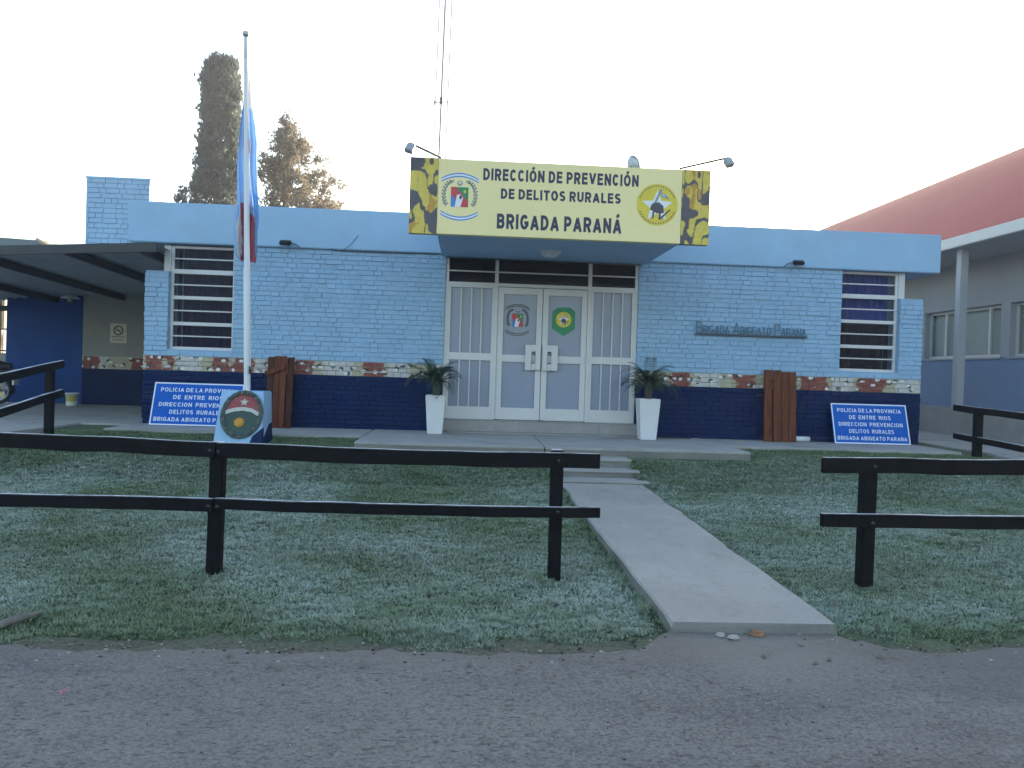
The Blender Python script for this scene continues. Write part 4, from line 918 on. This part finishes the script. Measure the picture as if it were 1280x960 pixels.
for k in range(150):
    z = 2.8+9*(k/150)+RND.uniform(-.2, .2); a = RND.uniform(0, 2*math.pi); sg = 1 if math.cos(a) > 0 else -1
    R_ = envx(z+.5, sg)*RND.uniform(.65, 1.05)*(abs(math.cos(a))*.999+abs(math.sin(a))*.9)/max(abs(math.cos(a))+abs(math.sin(a)), 1)*1.15
    dirv = Vector((math.cos(a), math.sin(a), 0)); base = Vector((-8.32, 24, z-.35)); pts = [base+dirv*(R_*t)+Vector((0, 0, .75*t*R_*.45+.12*math.sin(t*5+k))) for t in (0, .35, .7, 1)]
    lim.tube(pts, [.045, .03, .018, .006], 5)
    for m_ in range(int(3+R_*4)):
        t = RND.uniform(.35, 1.03); i_ = min(2, int(t/.35)); p_ = base+dirv*(R_*t)+Vector((0, 0, .75*t*R_*.45))+Vector((RND.gauss(0, .16), RND.gauss(0, .16), RND.gauss(0, .10)))
        if p_.z > 12.05: continue
        cen.append(p_); tint.append(min(1, max(0, .3+.28*(p_.x+8.3)+RND.uniform(-.25, .25))))  # tint rises to the right: warm sunlit side put into the leaf colour
for k in range(14):
    z = 11.1+k*.07; cen.append((-8.45+RND.gauss(0, .12), 24, z)); tint.append(.4)
tk.build('trunk', 'bark', pt); lim.build('limbs', 'bark', pt)
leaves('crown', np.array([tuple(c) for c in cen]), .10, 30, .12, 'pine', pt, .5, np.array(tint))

# ------------------------------------------------------------------ monument, flagpole and flag
mo = empty('monument_plinth', (-2.85, -1.8, -.08), 'light blue plinth with a carved oval shield at the foot of the flagpole', 'plinth')
FY0, FY1 = -2.2, -1.86                                   # the front face leans back
ptl, ptr, pbl, pbr = PY(277, 488, FY1), PY(327, 489, FY1), PY(265, 552, FY0), PY(327, 553, FY0)
top_r, bot_r = PY(340, 487.5, -1.5), PY(339, 545, -1.55)
zb_ = -.12; pbl.z = pbr.z = zb_
b = MB(); V8 = [pbl, pbr, Vector((bot_r.x, -1.5, zb_)), Vector((pbl.x+.1, -1.5, zb_)), ptl, Vector((ptr.x+.03, FY1, ptl.z)), Vector((top_r.x, -1.5, ptl.z)), Vector((ptl.x+.02, -1.5, ptl.z))]
b.add(V8, [(0, 3, 2, 1), (4, 5, 6, 7), (0, 1, 5, 4), (1, 2, 6, 5), (2, 3, 7, 6), (3, 0, 4, 7)]); b.build('block', 'blue_plaster', mo, .012)
nv = MB(); o_ = Vector((.003, -.004, 0))
def lerp(a, b_, t): return a+(b_-a)*t
nv.add([lerp(V8[1], V8[0], .30)+o_*1, V8[1]+o_, lerp(V8[1], V8[5], .36)+o_, lerp(V8[1], V8[5], .22)+Vector((-.12, 0, 0))+o_], [(0, 1, 2, 3)])
nv.add([V8[1]+Vector((.004, 0, 0)), V8[2]+Vector((.004, 0, 0)), lerp(V8[2], V8[6], .42)+Vector((.004, 0, 0)), lerp(V8[1], V8[5], .36)+Vector((.004, 0, 0))], [(0, 1, 2, 3)]); nv.build('navy_patch', 'navy', mo)
# shield frame on the leaning face
ex = (V8[1]-V8[0]).normalized(); ey = (V8[4]-V8[0]); ey = (ey-ex*ey.dot(ex)).normalized(); en = ex.cross(ey)
ec = PY(302, 517.5, (FY0+FY1)/2); dpl = (ec-V8[0]).dot(en); ec = ec-en*dpl
fnM = lambda u, v, l=0: ec+ex*u+ey*v+en*l
RX, RY = .262, .325
sh_ = MB(); 
for qd in arcband(0, 0, RX, RY, .05, 0, 2*math.pi, 40): sh_.prism(qd, fnM, 0, .028, 'stone_grey')
for k in range(44):                                       # carved laurel leaves on the rim
    a = 2*math.pi*k/44; r_ = 1 if k % 2 else .93; c_ = ((RX-.018)*r_*math.cos(a), (RY-.018)*r_*math.sin(a)); sh_.prism(ell(c_[0], c_[1], .016, .022, 7), fnM, .026, .042, 'stone_green' if k % 3 else 'stone_grey')
sh_.build('wreath', None, mo)
si = MB(); rx_, ry_ = RX-.05, RY-.05
upper = ell(0, 0, rx_, ry_, 24, math.radians(8), math.radians(172)); si.prism(upper+[(-rx_*.6, .075), (0, .10), (rx_*.6, .075)], fnM, 0, .012, 'stone_red')
lower = ell(0, 0, rx_, ry_, 24, math.radians(176), math.radians(364)); si.prism(lower+[(rx_*.6, .045), (0, .075), (-rx_*.6, .045)], fnM, 0, .010, 'stone_green')
si.prism([(-rx_*.96, -.005), (-rx_*.5, .035), (0, .05), (rx_*.5, .035), (rx_*.96, -.02), (rx_*.96, .035), (rx_*.5, .085), (0, .10), (-rx_*.5, .085), (-rx_*.96, .05)][::1], fnM, .010, .022, 'stone_white')
si.prism(star(.01, .165, .06, .024), fnM, .012, .024, 'stone_white'); si.prism(star(-.02, -.11, .075, .05, 12), fnM, .010, .020, 'stone_gold'); si.prism(ell(-.02, -.11, .042, .042, 18), fnM, .020, .028, 'stone_gold')
si.build('shield', None, mo)
fp = empty('flagpole', (-2.79, -1.68, ptl.z), 'tall white flagpole standing on the light blue plinth', 'flagpole')
YF = -1.68; pa, pb = PY(309, 489, YF), PY(307.3, 47, YF); pa.z = ptl.z-.01
MB().tube([pa, lerp(pa, pb, .35), lerp(pa, pb, .351), lerp(pa, pb, .94)], [.041, .041, .033, .026], 14).build('pole', 'white_dull', fp)
MB().tube([lerp(pa, pb, .94), pb], [.029, .022], 12).lathe(pb, [(.014, 0), (.02, .012), (.04, .02), (.046, .045), (.036, .072), (.001, .085)], 16).build('finial', 'steel', fp)
MB().box(pa.x+.034, pa.x+.05, YF-.07, YF-.03, .80, .90).build('cleat', 'black', fp)
MB().tube([pa+Vector((.05, -.05, .3)), lerp(pa, pb, .5)+Vector((.045, -.045, 0)), lerp(pa, pb, .93)+Vector((.03, -.03, 0))], .004, 5).build('halyard', 'white_dull', fp)
# flag: limp cloth hanging in folds
ENV = [(88, 309, 311.5), (105, 306.5, 312.5), (120, 303, 314), (140, 299, 316), (160, 296, 319), (180, 293.5, 321), (200, 292, 319.5), (225, 293, 320), (250, 294, 321), (262, 292.5, 322), (272, 291, 321.5), (283, 290.5, 319), (300, 290.5, 318), (314, 291.5, 317.5), (323, 297, 316)]
nu, nv_ = 120, 90; vs = []; cols = []
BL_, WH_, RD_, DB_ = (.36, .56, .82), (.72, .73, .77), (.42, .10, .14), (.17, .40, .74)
for j in range(nv_+1):
    py_ = 88+(323-88)*j/nv_; l = interp(py_, *zip(*[(e_[0], e_[1]) for e_ in ENV])); r = interp(py_, *zip(*[(e_[0], e_[2]) for e_ in ENV])); g_ = min(1, j/30)
    for i in range(nu+1):
        s_ = i/nu; ph = s_*2*math.pi*3.5+.9*math.sin(j*.06)+.5*vn(j*.07, 2, 3)
        t = s_+.05*math.sin(ph*2); t = min(max(t, 0), 1); x_ = l+(r-l)*t
        p_ = PY(x_, py_+4*math.sin(s_*9)*g_*(j/nv_), YF+.02); dep = .075*g_*math.sin(ph)+.03*g_*math.sin(ph*2.3+j*.05)
        p_.y = YF+.10+dep-.02*(1-g_)
        vs.append(p_)
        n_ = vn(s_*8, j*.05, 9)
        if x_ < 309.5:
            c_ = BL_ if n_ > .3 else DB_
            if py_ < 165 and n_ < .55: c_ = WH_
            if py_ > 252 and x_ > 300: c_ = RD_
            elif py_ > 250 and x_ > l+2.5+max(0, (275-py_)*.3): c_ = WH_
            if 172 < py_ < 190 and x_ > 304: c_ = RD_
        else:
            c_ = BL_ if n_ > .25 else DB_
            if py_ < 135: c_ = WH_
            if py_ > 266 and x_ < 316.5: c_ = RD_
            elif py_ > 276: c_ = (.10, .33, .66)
        cols.append(c_)
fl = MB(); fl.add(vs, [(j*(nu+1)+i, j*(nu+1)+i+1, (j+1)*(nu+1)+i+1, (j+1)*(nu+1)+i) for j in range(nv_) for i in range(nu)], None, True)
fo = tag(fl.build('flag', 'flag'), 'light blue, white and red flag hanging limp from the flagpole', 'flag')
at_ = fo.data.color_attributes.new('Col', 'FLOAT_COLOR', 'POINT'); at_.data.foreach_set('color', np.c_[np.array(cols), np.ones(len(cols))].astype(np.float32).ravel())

# ------------------------------------------------------------------ leaning blue signs
LINES = ['POLICIA DE LA PROVINCIA', 'DE  ENTRE  RIOS', 'DIRECCION  PREVENCION', 'DELITOS  RURALES', 'BRIGADA ABIGEATO PARANA']
WIDTH = [.86, .56, .86, .60, .93]
def blue_sign(bl_, wd, ht, lean, rz, label):
    t = empty('blue_sign', bl_+Vector((wd/2, 0, 0)), label, 'sign', 'blue signs leaning on the wall')
    q = Matrix.Translation(bl_) @ Matrix.Rotation(rz, 4, 'Z') @ Matrix.Rotation(-lean, 4, 'X')
    fn = lambda u, v, l=0: q @ Vector((u, -l, v))
    MB().box(0, wd, 0, .02, 0, ht, None, q).build('panel', 'signblue', t, .003)
    e_, g_ = .016, .022; b_ = MB()
    for a0, b0, a1, b1 in ((e_*.2, e_*.2, wd-e_*.2, g_), (e_*.2, ht-g_, wd-e_*.2, ht-e_*.2), (e_*.2, g_, g_, ht-g_), (wd-g_, g_, wd-e_*.2, ht-g_)): b_.poly([(a0, b0), (a1, b0), (a1, b1), (a0, b1)], fn, .0015)
    b_.build('border', 'white_ink', t)
    for k, (tx, ww) in enumerate(zip(LINES, WIDTH)):
        cz2 = ht*(1-(.17+.172*k)); w2 = ww*wd*.98/2; lh = .062
        text_mesh('lettering', tx, (wd/2-w2, cz2-lh/2, wd/2+w2, cz2+lh/2), fn, 'white_ink', t, 0, .17, .0012, None, .2)
bs1 = PZ(185.5, 531, .004); blue_sign(bs1, 1.30, .655, .33, 0, 'blue lettered sign leaning on the navy wall, partly behind the plinth')
bs2 = PZ(1050, 555.5, .004); bs2.y = -.30; blue_sign(bs2, 1.22, .64, .30, .03, 'blue lettered sign leaning on the navy wall under the blue-curtained window')

# ------------------------------------------------------------------ board bundles
def bundle(x0, x1, zt_, y, label, n, brace, seed, dark):
    t = empty('board_bundle', ((x0+x1)/2, y, 0), label, 'boards', 'board bundles against the wall'); r_ = random.Random(seed); wd = (x1-x0)/n; lean = .1
    for k in range(n):
        yy = y-[0, -.02, -.005, .03][(k+seed) % 4]; a = x0+k*wd+.004; b = x0+(k+1)*wd-.004; z1 = zt_+r_.uniform(-.015, .01)
        m_ = MB(); m_.add([(a, yy-.05, .003), (b, yy-.05, .003), (b, yy, .003), (a, yy, .003), (a+.004, yy-.05+lean, z1), (b+.002, yy-.05+lean, z1+.004), (b+.002, yy+lean, z1), (a+.004, yy+lean, z1)],
              [(0, 3, 2, 1), (4, 5, 6, 7), (0, 1, 5, 4), (1, 2, 6, 5), (2, 3, 7, 6), (3, 0, 4, 7)]); m_.build('board', 'boards_dark' if (dark and k in (0, n-1)) else 'boards', t, .006)
    if brace:
        m_ = MB(); m_.beam((x0+.0, y-.10+lean*.75, zt_-.26), (x0+(x1-x0)*.72, y-.10+lean*.8, zt_-.14), .03, .075, (0, 0, 1)); m_.beam((x1-.14, y-.10+lean*.93, zt_-.14), (x1-.12, y-.10+lean*.98, zt_-.02), .025, .10, (1, 0, 0)); m_.build('brace', 'boards', t, .004)
p, q = PY(333, 445, -.22), PY(367, 445, -.22); bundle(p.x, q.x, p.z, -.22, 'dark red-brown upright boards with a slanted batten, behind the plinth', 4, True, 1, True)
p, q = PY(957, 463, -.22), PY(998, 463, -.22); bundle(p.x, q.x, p.z, -.22, 'plain red-brown upright boards between the right planter and the right blue sign', 4, False, 2, False)
# pipe and rubber strip on the pavement
p, q = PZ(998, 551, .04), PZ(1021, 551.5, .04); pm = MB(); p.y = q.y = -.16; p.z = q.z = .046
ax_ = (q-p).normalized(); L_ = (q-p).length
pm.lathe(p, [(.036, 0), (.042, 0), (.042, L_), (.036, L_), (.036, 0)], 20, None, ax_); tag(pm.build('plastic_pipe', 'white_dull'), 'short white plastic pipe lying beside the right board bundle', 'pipe')
p = PZ(823, 548, .0); q = PZ(862, 548.5, .0); rs = MB(); rs.box(p.x, q.x, -.20, -.10, .002, .02); tag(rs.build('rubber_strip', 'black', None, .006), 'flat black rubber strip on the pavement beside the right planter', 'strip')

# ------------------------------------------------------------------ planters
def frond(L, curve, n=22, seed=0):
    r_ = random.Random(seed); m_ = MB(); pts = []
    for i in range(n+1):
        t = i/n; pts.append(Vector((L*(t-.12*curve*t*t), 0, L*(.95*t*(1-.55*curve*t)-.55*curve*t*t*t))))
    m_.tube(pts, [.006*(1-.8*i/n)+.001 for i in range(n+1)], 5)
    for i in range(3, n+1):
        t = i/n; ln = .17*math.sin(math.pi*min(1, .18+t*.82))**.7*L/.5*.8; d = (pts[i]-pts[i-1]).normalized()
        for sd_ in (-1, 1):
            dv = (Vector((0, sd_, .25+.1*r_.random()))+d*.9).normalized(); tip = pts[i]+dv*ln+Vector((0, 0, -.25*ln*t)); md = pts[i]+dv*ln*.5; w_ = d*.008
            m_.add([pts[i]-w_*.5, md-w_, tip, md+w_], [(0, 1, 2, 3)])
    return m_
def planter(c, label, seed, k=1.0):
    t = empty('potted_palm', c, label, 'planter', 'white planters flanking the door'); wt, wb, h = .155*k, .115*k, .60*k
    b_ = MB(); z0_ = c.z+.004
    sq = lambda w_, z_: [(c.x-w_, c.y-w_, z_), (c.x+w_, c.y-w_, z_), (c.x+w_, c.y+w_, z_), (c.x-w_, c.y+w_, z_)]
    vs = sq(wb, z0_)+sq(wt, z0_+h)+sq(wt-.022, z0_+h)+sq(wt-.03, z0_+h-.06)
    b_.add(vs, [(3, 2, 1, 0)]+[(r_*4+k_, r_*4+(k_+1) % 4, r_*4+4+(k_+1) % 4, r_*4+4+k_) for r_ in range(3) for k_ in range(4)]+[(12, 13, 14, 15)]); b_.build('pot', 'white_dull', t, .006)
    MB().box(c.x-wt+.026, c.x+wt-.026, c.y-wt+.026, c.y+wt-.026, z0_+h-.08, z0_+h-.03).build('soil', 'soil', t)
    MB().tube([(c.x, c.y, z0_+h-.06), (c.x+.005, c.y, z0_+h+.10), (c.x, c.y, z0_+h+.17)], [.05, .06, .035], 9).build('stem', 'bark', t)
    r_ = random.Random(seed); N = 38
    for i in range(N):
        cur = r_.uniform(.45, 1.25); m_ = frond(r_.uniform(.36, .62)*k, cur, 20, i)
        o = m_.build('frond', 'palm', t); a = 2*math.pi*(i*.382)+r_.uniform(-.2, .2)
        o.matrix_parent_inverse = parent_inv(t); o.matrix_basis = Matrix.Translation((c.x, c.y, z0_+h+.10+.07*r_.random())) @ Matrix.Rotation(a, 4, 'Z') @ Matrix.Rotation(r_.uniform(-.55, .35), 4, 'Y')
cL = PZ(543, 543, .004); cL.y += .12; planter(cL, 'white tapered planter with a small palm left of the entrance', 4, .93)
cR = PZ(810.5, 550.5, .004); cR.y += .12; planter(cR, 'white tapered planter with a small palm right of the entrance', 9, 1.0)

# ------------------------------------------------------------------ fences
FEN = 'dark wooden rail fences round the lawn'
def post(t, x, y, zb2, zt2, s=.092, rx=0):
    q = Matrix.Translation((x, y, 0)) @ Matrix.Rotation(rx, 4, 'Y')
    MB().box(-s/2, s/2, -s/2, s/2, zb2-.3, zt2, None, q).build('post', 'fence', t, .006)
def rail(t, a, b, ht, th=.05, bow=0.):
    m_ = MB(); n = 10; vs = []; a, b = Vector(a), Vector(b); d = (b-a).normalized(); s_ = d.cross(Vector((0, 0, 1))).normalized()
    for i in range(n+1):
        t_ = i/n; p_ = lerp(a, b, t_)+Vector((0, 0, bow*math.sin(math.pi*t_)+RND.uniform(-.004, .004))); h_ = ht*(1+RND.uniform(-.04, .04))
        vs += [p_-s_*th/2-Vector((0, 0, h_)), p_+s_*th/2-Vector((0, 0, h_)), p_+s_*th/2, p_-s_*th/2]
    m_.add(vs, [(0, 1, 2, 3), (n*4+3, n*4+2, n*4+1, n*4)]+[(i*4+(k+1) % 4, i*4+k, i*4+4+k, i*4+4+(k+1) % 4) for i in range(n) for k in range(4)]); m_.build('rail', 'fence', t, .004)
YFN = -6.5; YR = YFN-.075
f1 = empty('rail_fence', (-1.7, YFN, -.56), 'dark two-rail fence across the lawn left of the path', 'fence', FEN)
post(f1, -1.73, YFN, -.56, .365, .094, .012); post(f1, .655, YFN, -.56, .372, .088, -.005); post(f1, -4.15, YFN, -.56, .39)
def fr(pts): return [PY(x, y, YR) for x, y in pts]
a, b = fr([(271, 552.5), (750, 567)]); rail(f1, a, b, .105, .045, -.012)
a2 = PY(0, 541.5, YR); d = (a-a2); rail(f1, a2-d*.62, a-Vector((.006, 0, 0)), .105, .045, .006)
a, b = fr([(268, 622.5), (750, 634)]); rail(f1, a, b, .075, .045, -.012)
a2 = PY(0, 617.5, YR); d = a-a2; rail(f1, a2-d*.62, a-Vector((.006, 0, 0)), .088, .045, .004)
def bolt(t, x, z): MB().lathe((x, YR-.0225, z), [(.013, -.001), (.012, .006), (.001, .008)], 10, None, (0, -1, 0)).build('bolt', 'dark_metal', t)
for x_, z_ in ((-1.70, .305), (-1.76, .31), (.655, .30), (.66, -.06), (-1.70, -.075), (-1.76, -.075)): bolt(f1, x_, z_)
f2 = empty('rail_fence', (2.95, YFN, -.56), 'dark two-rail fence across the lawn right of the path', 'fence', FEN)
post(f2, 2.945, YFN, -.56, .365, .098, .004); post(f2, 5.4, YFN, -.56, .40); 
a, b = fr([(1028, 571.5), (1280, 575)]); d = b-a; rail(f2, a, a+d*2.0, .112, .045)
a, b = fr([(1026.5, 642), (1280, 645.5)]); d = b-a; rail(f2, a, a+d*2.0, .098, .045)
for z_ in (.32, -.09): bolt(f2, 2.945, z_)
f3 = empty('rail_fence', (-5.15, -4, -.4), 'dark fence between the lawn and the driveway on the left', 'fence', FEN)
XS = -5.15
for yy in (-1.93, -4.2, -6.5): post(f3, XS-.05, yy, gz(yy), gz(yy)+.93, .09)
h1, h2_ = PX(79, 450, XS), PX(0, 467, XS); d = h2_-h1; rail(f3, h1, h1+d*3.5, .10, .045)
h1, h2_ = PX(78, 486, XS), PX(0, 512, XS); d = h2_-h1; d.z *= .93; rail(f3, h1, h1+d*3.5, .10, .045)
f4 = empty('rail_fence', (7.2, -4, -.3), 'dark fence along the walkway beside the red-roofed building', 'fence', FEN)
XS = 7.2
for yy in (-1.25, -3.6, -6.1): post(f4, XS+.03, yy, gz(yy), gz(yy)+.675, .1)
h1, h2_ = PX(1193, 505.5, XS), PX(1280, 516.5, XS); d = h2_-h1; rail(f4, h1, h1+d*3.4, .095, .045)
h1, h2_ = PX(1193, 540.5, XS), PX(1280, 557.5, XS); d = h2_-h1; rail(f4, h1, h1+d*3.4, .085, .045)

# ------------------------------------------------------------------ grass
def vnoise_np(x, y, s):
    i = np.floor(x).astype(np.int64); j = np.floor(y).astype(np.int64); a = x-i; b = y-j; a = a*a*(3-2*a); b = b*b*(3-2*b)
    def h(i_, j_):
        n = (i_*374761393+j_*668265263+s*974634773) & 0xffffffff; n = ((n ^ (n >> 13))*1274126177) & 0xffffffff; return ((n ^ (n >> 16)) & 0xffff)/65535
    return (h(i, j)*(1-a)+h(i+1, j)*a)*(1-b)+(h(i, j+1)*(1-a)+h(i+1, j+1)*a)*b
def grass(n):
    x = NR.uniform(-5.55, 8.0, n); u = NR.uniform(0, 1, n); y = -7.95+6.8*u**1.25
    edge = np.array([road_edge(v) for v in np.linspace(-6, 9, 1500)]); e = np.interp(x, np.linspace(-6, 9, 1500), edge)
    over = y-e-.02+.22*(vnoise_np(x*5, y*5, 31)-.55)+.08*(vnoise_np(x*17, y*17, 32)-.5)
    keep = over > -.04
    thin = np.clip((over+.04)/.22, .12, 1)*np.clip(.5+1.3*vnoise_np(x*9, y*9, 61), .35, 1); keep &= NR.uniform(0, 1, n) < thin
    tpath = np.clip((y+7.54)/4.39, 0, 1); pl = 1.235-tpath*.145; pr = 2.25-tpath*.22
    keep &= ~((x > pl+.015) & (x < pr-.015) & (y > -7.60) & (y < -2.1)); keep &= ~((x > pl-.03) & (x < pr+.03) & (y < -7.45) & (y > -8))
    keep &= ~((x > -1.40) & (x < 3.64) & (y > -2.20)); keep &= ~((x > -3.25) & (y > -1.275)); keep &= ~((x > -4.92) & (x <= -3.2) & (y > -1.13))
    keep &= NR.uniform(0, 1, n) < np.clip(.30+1.9*vnoise_np(x*9, y*17, 71), .30, 1)
    keep &= ~((x > 7.03) & (y > -1.5)) & ~(x > 7.6) & ~((x < -5.6))
    for px_, py_ in ((-1.73, YFN), (.655, YFN), (2.945, YFN)): keep &= ((x-px_)**2+(y-py_)**2 > .065**2)
    x, y, over = x[keep], y[keep], over[keep]; n = len(x)
    z = np.interp(y, KY, KZ)+.018*(vnoise_np(x*1.7, y*1.7, 3)-.5)+.012*(vnoise_np(x*5, y*5, 4)-.5)-.010-.02*np.exp(-((y+7.6)/.15)**2)*(over < .1)
    tuft = vnoise_np(x*5, y*9, 41)*.5+vnoise_np(x*15, y*24, 42)*.5
    L = (.010+.034*tuft**1.3)*NR.uniform(.6, 1.3, n)*np.clip(.5+over*1.6, .5, 1)*(1+.35*np.exp(-((over-.25)/.2)**2))
    # longer at posts and path edges where the mower does not reach
    dpost = np.full(n, 9.)
    for px_, py_ in ((-1.73, YFN), (.655, YFN), (2.945, YFN)): dpost = np.minimum(dpost, np.hypot(x-px_, y-py_))
    tp = np.clip((y+7.54)/4.39, 0, 1); dpath = np.minimum(np.abs(x-(1.235-tp*.145)), np.abs(x-(2.25-tp*.22))); dpath[y > -2.2] = 9
    near = np.clip(1-np.minimum(dpost/.22, dpath/.12), 0, 1); L *= 1+.9*near
    ang = NR.uniform(0, 2*math.pi, n)+.8*vnoise_np(x*3, y*3, 51); lean = NR.uniform(.7, 2.6, n)
    d = np.stack([np.cos(ang)*lean, np.sin(ang)*lean, np.ones(n)], 1); d /= np.linalg.norm(d, axis=1)[:, None]
    s = np.stack([-np.sin(ang), np.cos(ang), np.zeros(n)], 1); wd = NR.uniform(.0026, .005, n)[:, None]*(1+.10*np.clip(y+7.5, 0, 6))[:, None]
    p = np.stack([x, y, z], 1); v = np.empty((n, 3, 3)); v[:, 0] = p-s*wd; v[:, 1] = p+s*wd; v[:, 2] = p+d*L[:, None]*1.25
    # frost is thin under the fence posts, along the path and close to the house
    fz = np.clip(1-.75*near, 0, 1)*np.clip(.4+over*1.2, .4, 1)*np.clip((-y-1.5)/1.6, .05, 1)
    col = np.empty((n, 3, 3)); col[:, :, 0] = NR.uniform(0, 1, n)[:, None]; col[:, :2, 1] = .1; col[:, 2, 1] = 1; col[:, :, 2] = fz[:, None]
    o = stuff(fast_mesh('lawn_grass', v.reshape(-1, 3), 3, 'grass', None, col.reshape(-1, 3)))
    o['label'] = 'short frosted lawn grass in front of the station'; o['category'] = 'grass'
grass(1900000)

# ------------------------------------------------------------------ small debris
def rock(c, r, rng, mb, m=None):
    n = 7; vs = []; 
    for k, (rr, zz) in enumerate(((.55, -.3), (1, .1), (.7, .55))):
        for i in range(n): a = 2*math.pi*i/n+k*.4; q_ = rr*r*rng.uniform(.75, 1.2); vs.append((c[0]+q_*math.cos(a), c[1]+q_*math.sin(a)*.8, c[2]+zz*r*rng.uniform(.8, 1.1)))
    mb.add(vs, [(r_*n+i, r_*n+(i+1) % n, (r_+1)*n+(i+1) % n, (r_+1)*n+i) for r_ in range(2) for i in range(n)]+[tuple(range(2*n, 3*n))], m)
gm = MB(); gr = random.Random(21)
for k in range(1500):
    x = gr.uniform(-4.5, 4.5); y = -9.6+1.9*gr.random()**.7
    if y > road_edge(x)+.02: continue
    rock((x, y, -.620), gr.uniform(.002, .0055)*(1.5 if gr.random() < .06 else 1), gr, gm, gr.choice(['concrete', 'concrete_dark', 'concrete_dark', 'asphalt_roof', 'concrete_dark']))
for k in range(420):                                      # crumbs along the ragged edge
    x = gr.uniform(-4, 4.6); y = road_edge(x)+gr.gauss(-.04, .09); rock((x, y, gz(y)+.006), gr.uniform(.004, .013), gr, gm, gr.choice(['stone', 'concrete_dark', 'concrete_dark', 'soil']))
go = stuff(gm.build('road_gravel')); go['label'] = 'fine gravel scattered on the worn road'; go['category'] = 'gravel'
for k, (px_, py_, r_, mt_, lab) in enumerate(((917, 800, .035, 'stone', 'pale broken stone at the foot of the path end'), (946, 796, .05, 'brickred', 'brown broken brick piece at the foot of the path end'), (900, 797, .032, 'stone', 'small grey stone tucked under the path end'), (1020, 783, .018, 'white_dull', 'white pebble at the right corner of the path end'))):
    m_ = MB(); c0 = PZ(px_, py_, -.61); rock((c0.x, c0.y, -.60), r_, gr, m_); tag(m_.build('stone', mt_), lab, 'stone')
sk = MB(); a, b = PZ(2, 783, -.59), PZ(54, 769, -.57); md = lerp(a, b, .5)+Vector((0, 0, .02)); sk.tube([a+Vector((-.25, -.05, .0)), a+Vector((0, 0, .012)), md, b+Vector((0, 0, .02))], [.02, .026, .022, .008], 8); tag(sk.build('fallen_branch', 'stick'), 'grey piece of branch lying in the grass at the road edge', 'branch')
pk = MB(); c0 = PZ(79, 866, -.618); pk.tube([c0+Vector((.01, .02, .004)), c0+Vector((-.012, 0, .006)), c0+Vector((.006, -.03, .004))], .003, 5); tag(pk.build('pink_scrap', 'pink'), 'tiny pink plastic scrap on the road', 'litter')
# dry leaves
M['dryleaf'] = paint('dry_leaf', (.14, .11, .08), .8, .4, 20, .1, 40); lv = MB()
for k in range(120):
    x = gr.uniform(-4, 5); y = gr.choice([gr.uniform(-8.3, -7.7), gr.uniform(-7.8, -2.6)])
    if 1.05 < x < 2.28 and y > -7.6: continue
    z = (-.612 if y < road_edge(x) else gz(y)+.03); s_ = gr.uniform(.012, .032); a = gr.uniform(0, 6.28); c_, sn = math.cos(a), math.sin(a)
    f_ = lambda u, v, w_: (x+(u*c_-v*sn)*s_, y+(u*sn+v*c_)*s_, z+w_*s_)
    lv.add([f_(-1, 0, .1), f_(-.2, -.5, .3*gr.random()), f_(1, 0, .4*gr.random()), f_(-.1, .5, .5*gr.random())], [(0, 1, 2, 3)])
lo = stuff(lv.build('dry_leaves', 'dryleaf')); lo['label'] = 'scattered dry leaves along the lawn and road edge'; lo['category'] = 'leaves'
dn = PZ(920.5, 586, -.2)
for _ in range(6): dn = PZ(920.5, 586, gz(dn.y)+.045)
dd = empty('dandelion', dn, 'single yellow dandelion in the grass right of the steps', 'flower')
zg = gz(dn.y); dd.location = (dn.x, dn.y, zg)
MB().tube([(dn.x, dn.y, zg-.01), (dn.x, dn.y, zg+.05)], .002, 5).build('stem', 'palm', dd); MB().lathe((dn.x, dn.y, zg+.05), [(.001, 0), (.016, .002), (.018, .008), (.008, .013), (.001, .014)], 12).build('bloom', 'e_yellow', dd)

# ------------------------------------------------------------------ thin morning haze
hm = bpy.data.materials.new('morning_haze'); hm.use_nodes = True; ht = hm.node_tree; ht.nodes.clear()
ho = ht.nodes.new('ShaderNodeOutputMaterial'); hv = ht.nodes.new('ShaderNodeVolumePrincipled'); hv.inputs['Color'].default_value = (.9, .93, 1, 1)
hv.inputs['Density'].default_value = .0017; hv.inputs['Anisotropy'].default_value = .5; ht.links.new(hv.outputs[0], ho.inputs['Volume']); M['haze'] = hm
hz = stuff(MB().box(-605, 605, -605, 605, -1.7, 16.5).build('haze', 'haze'))
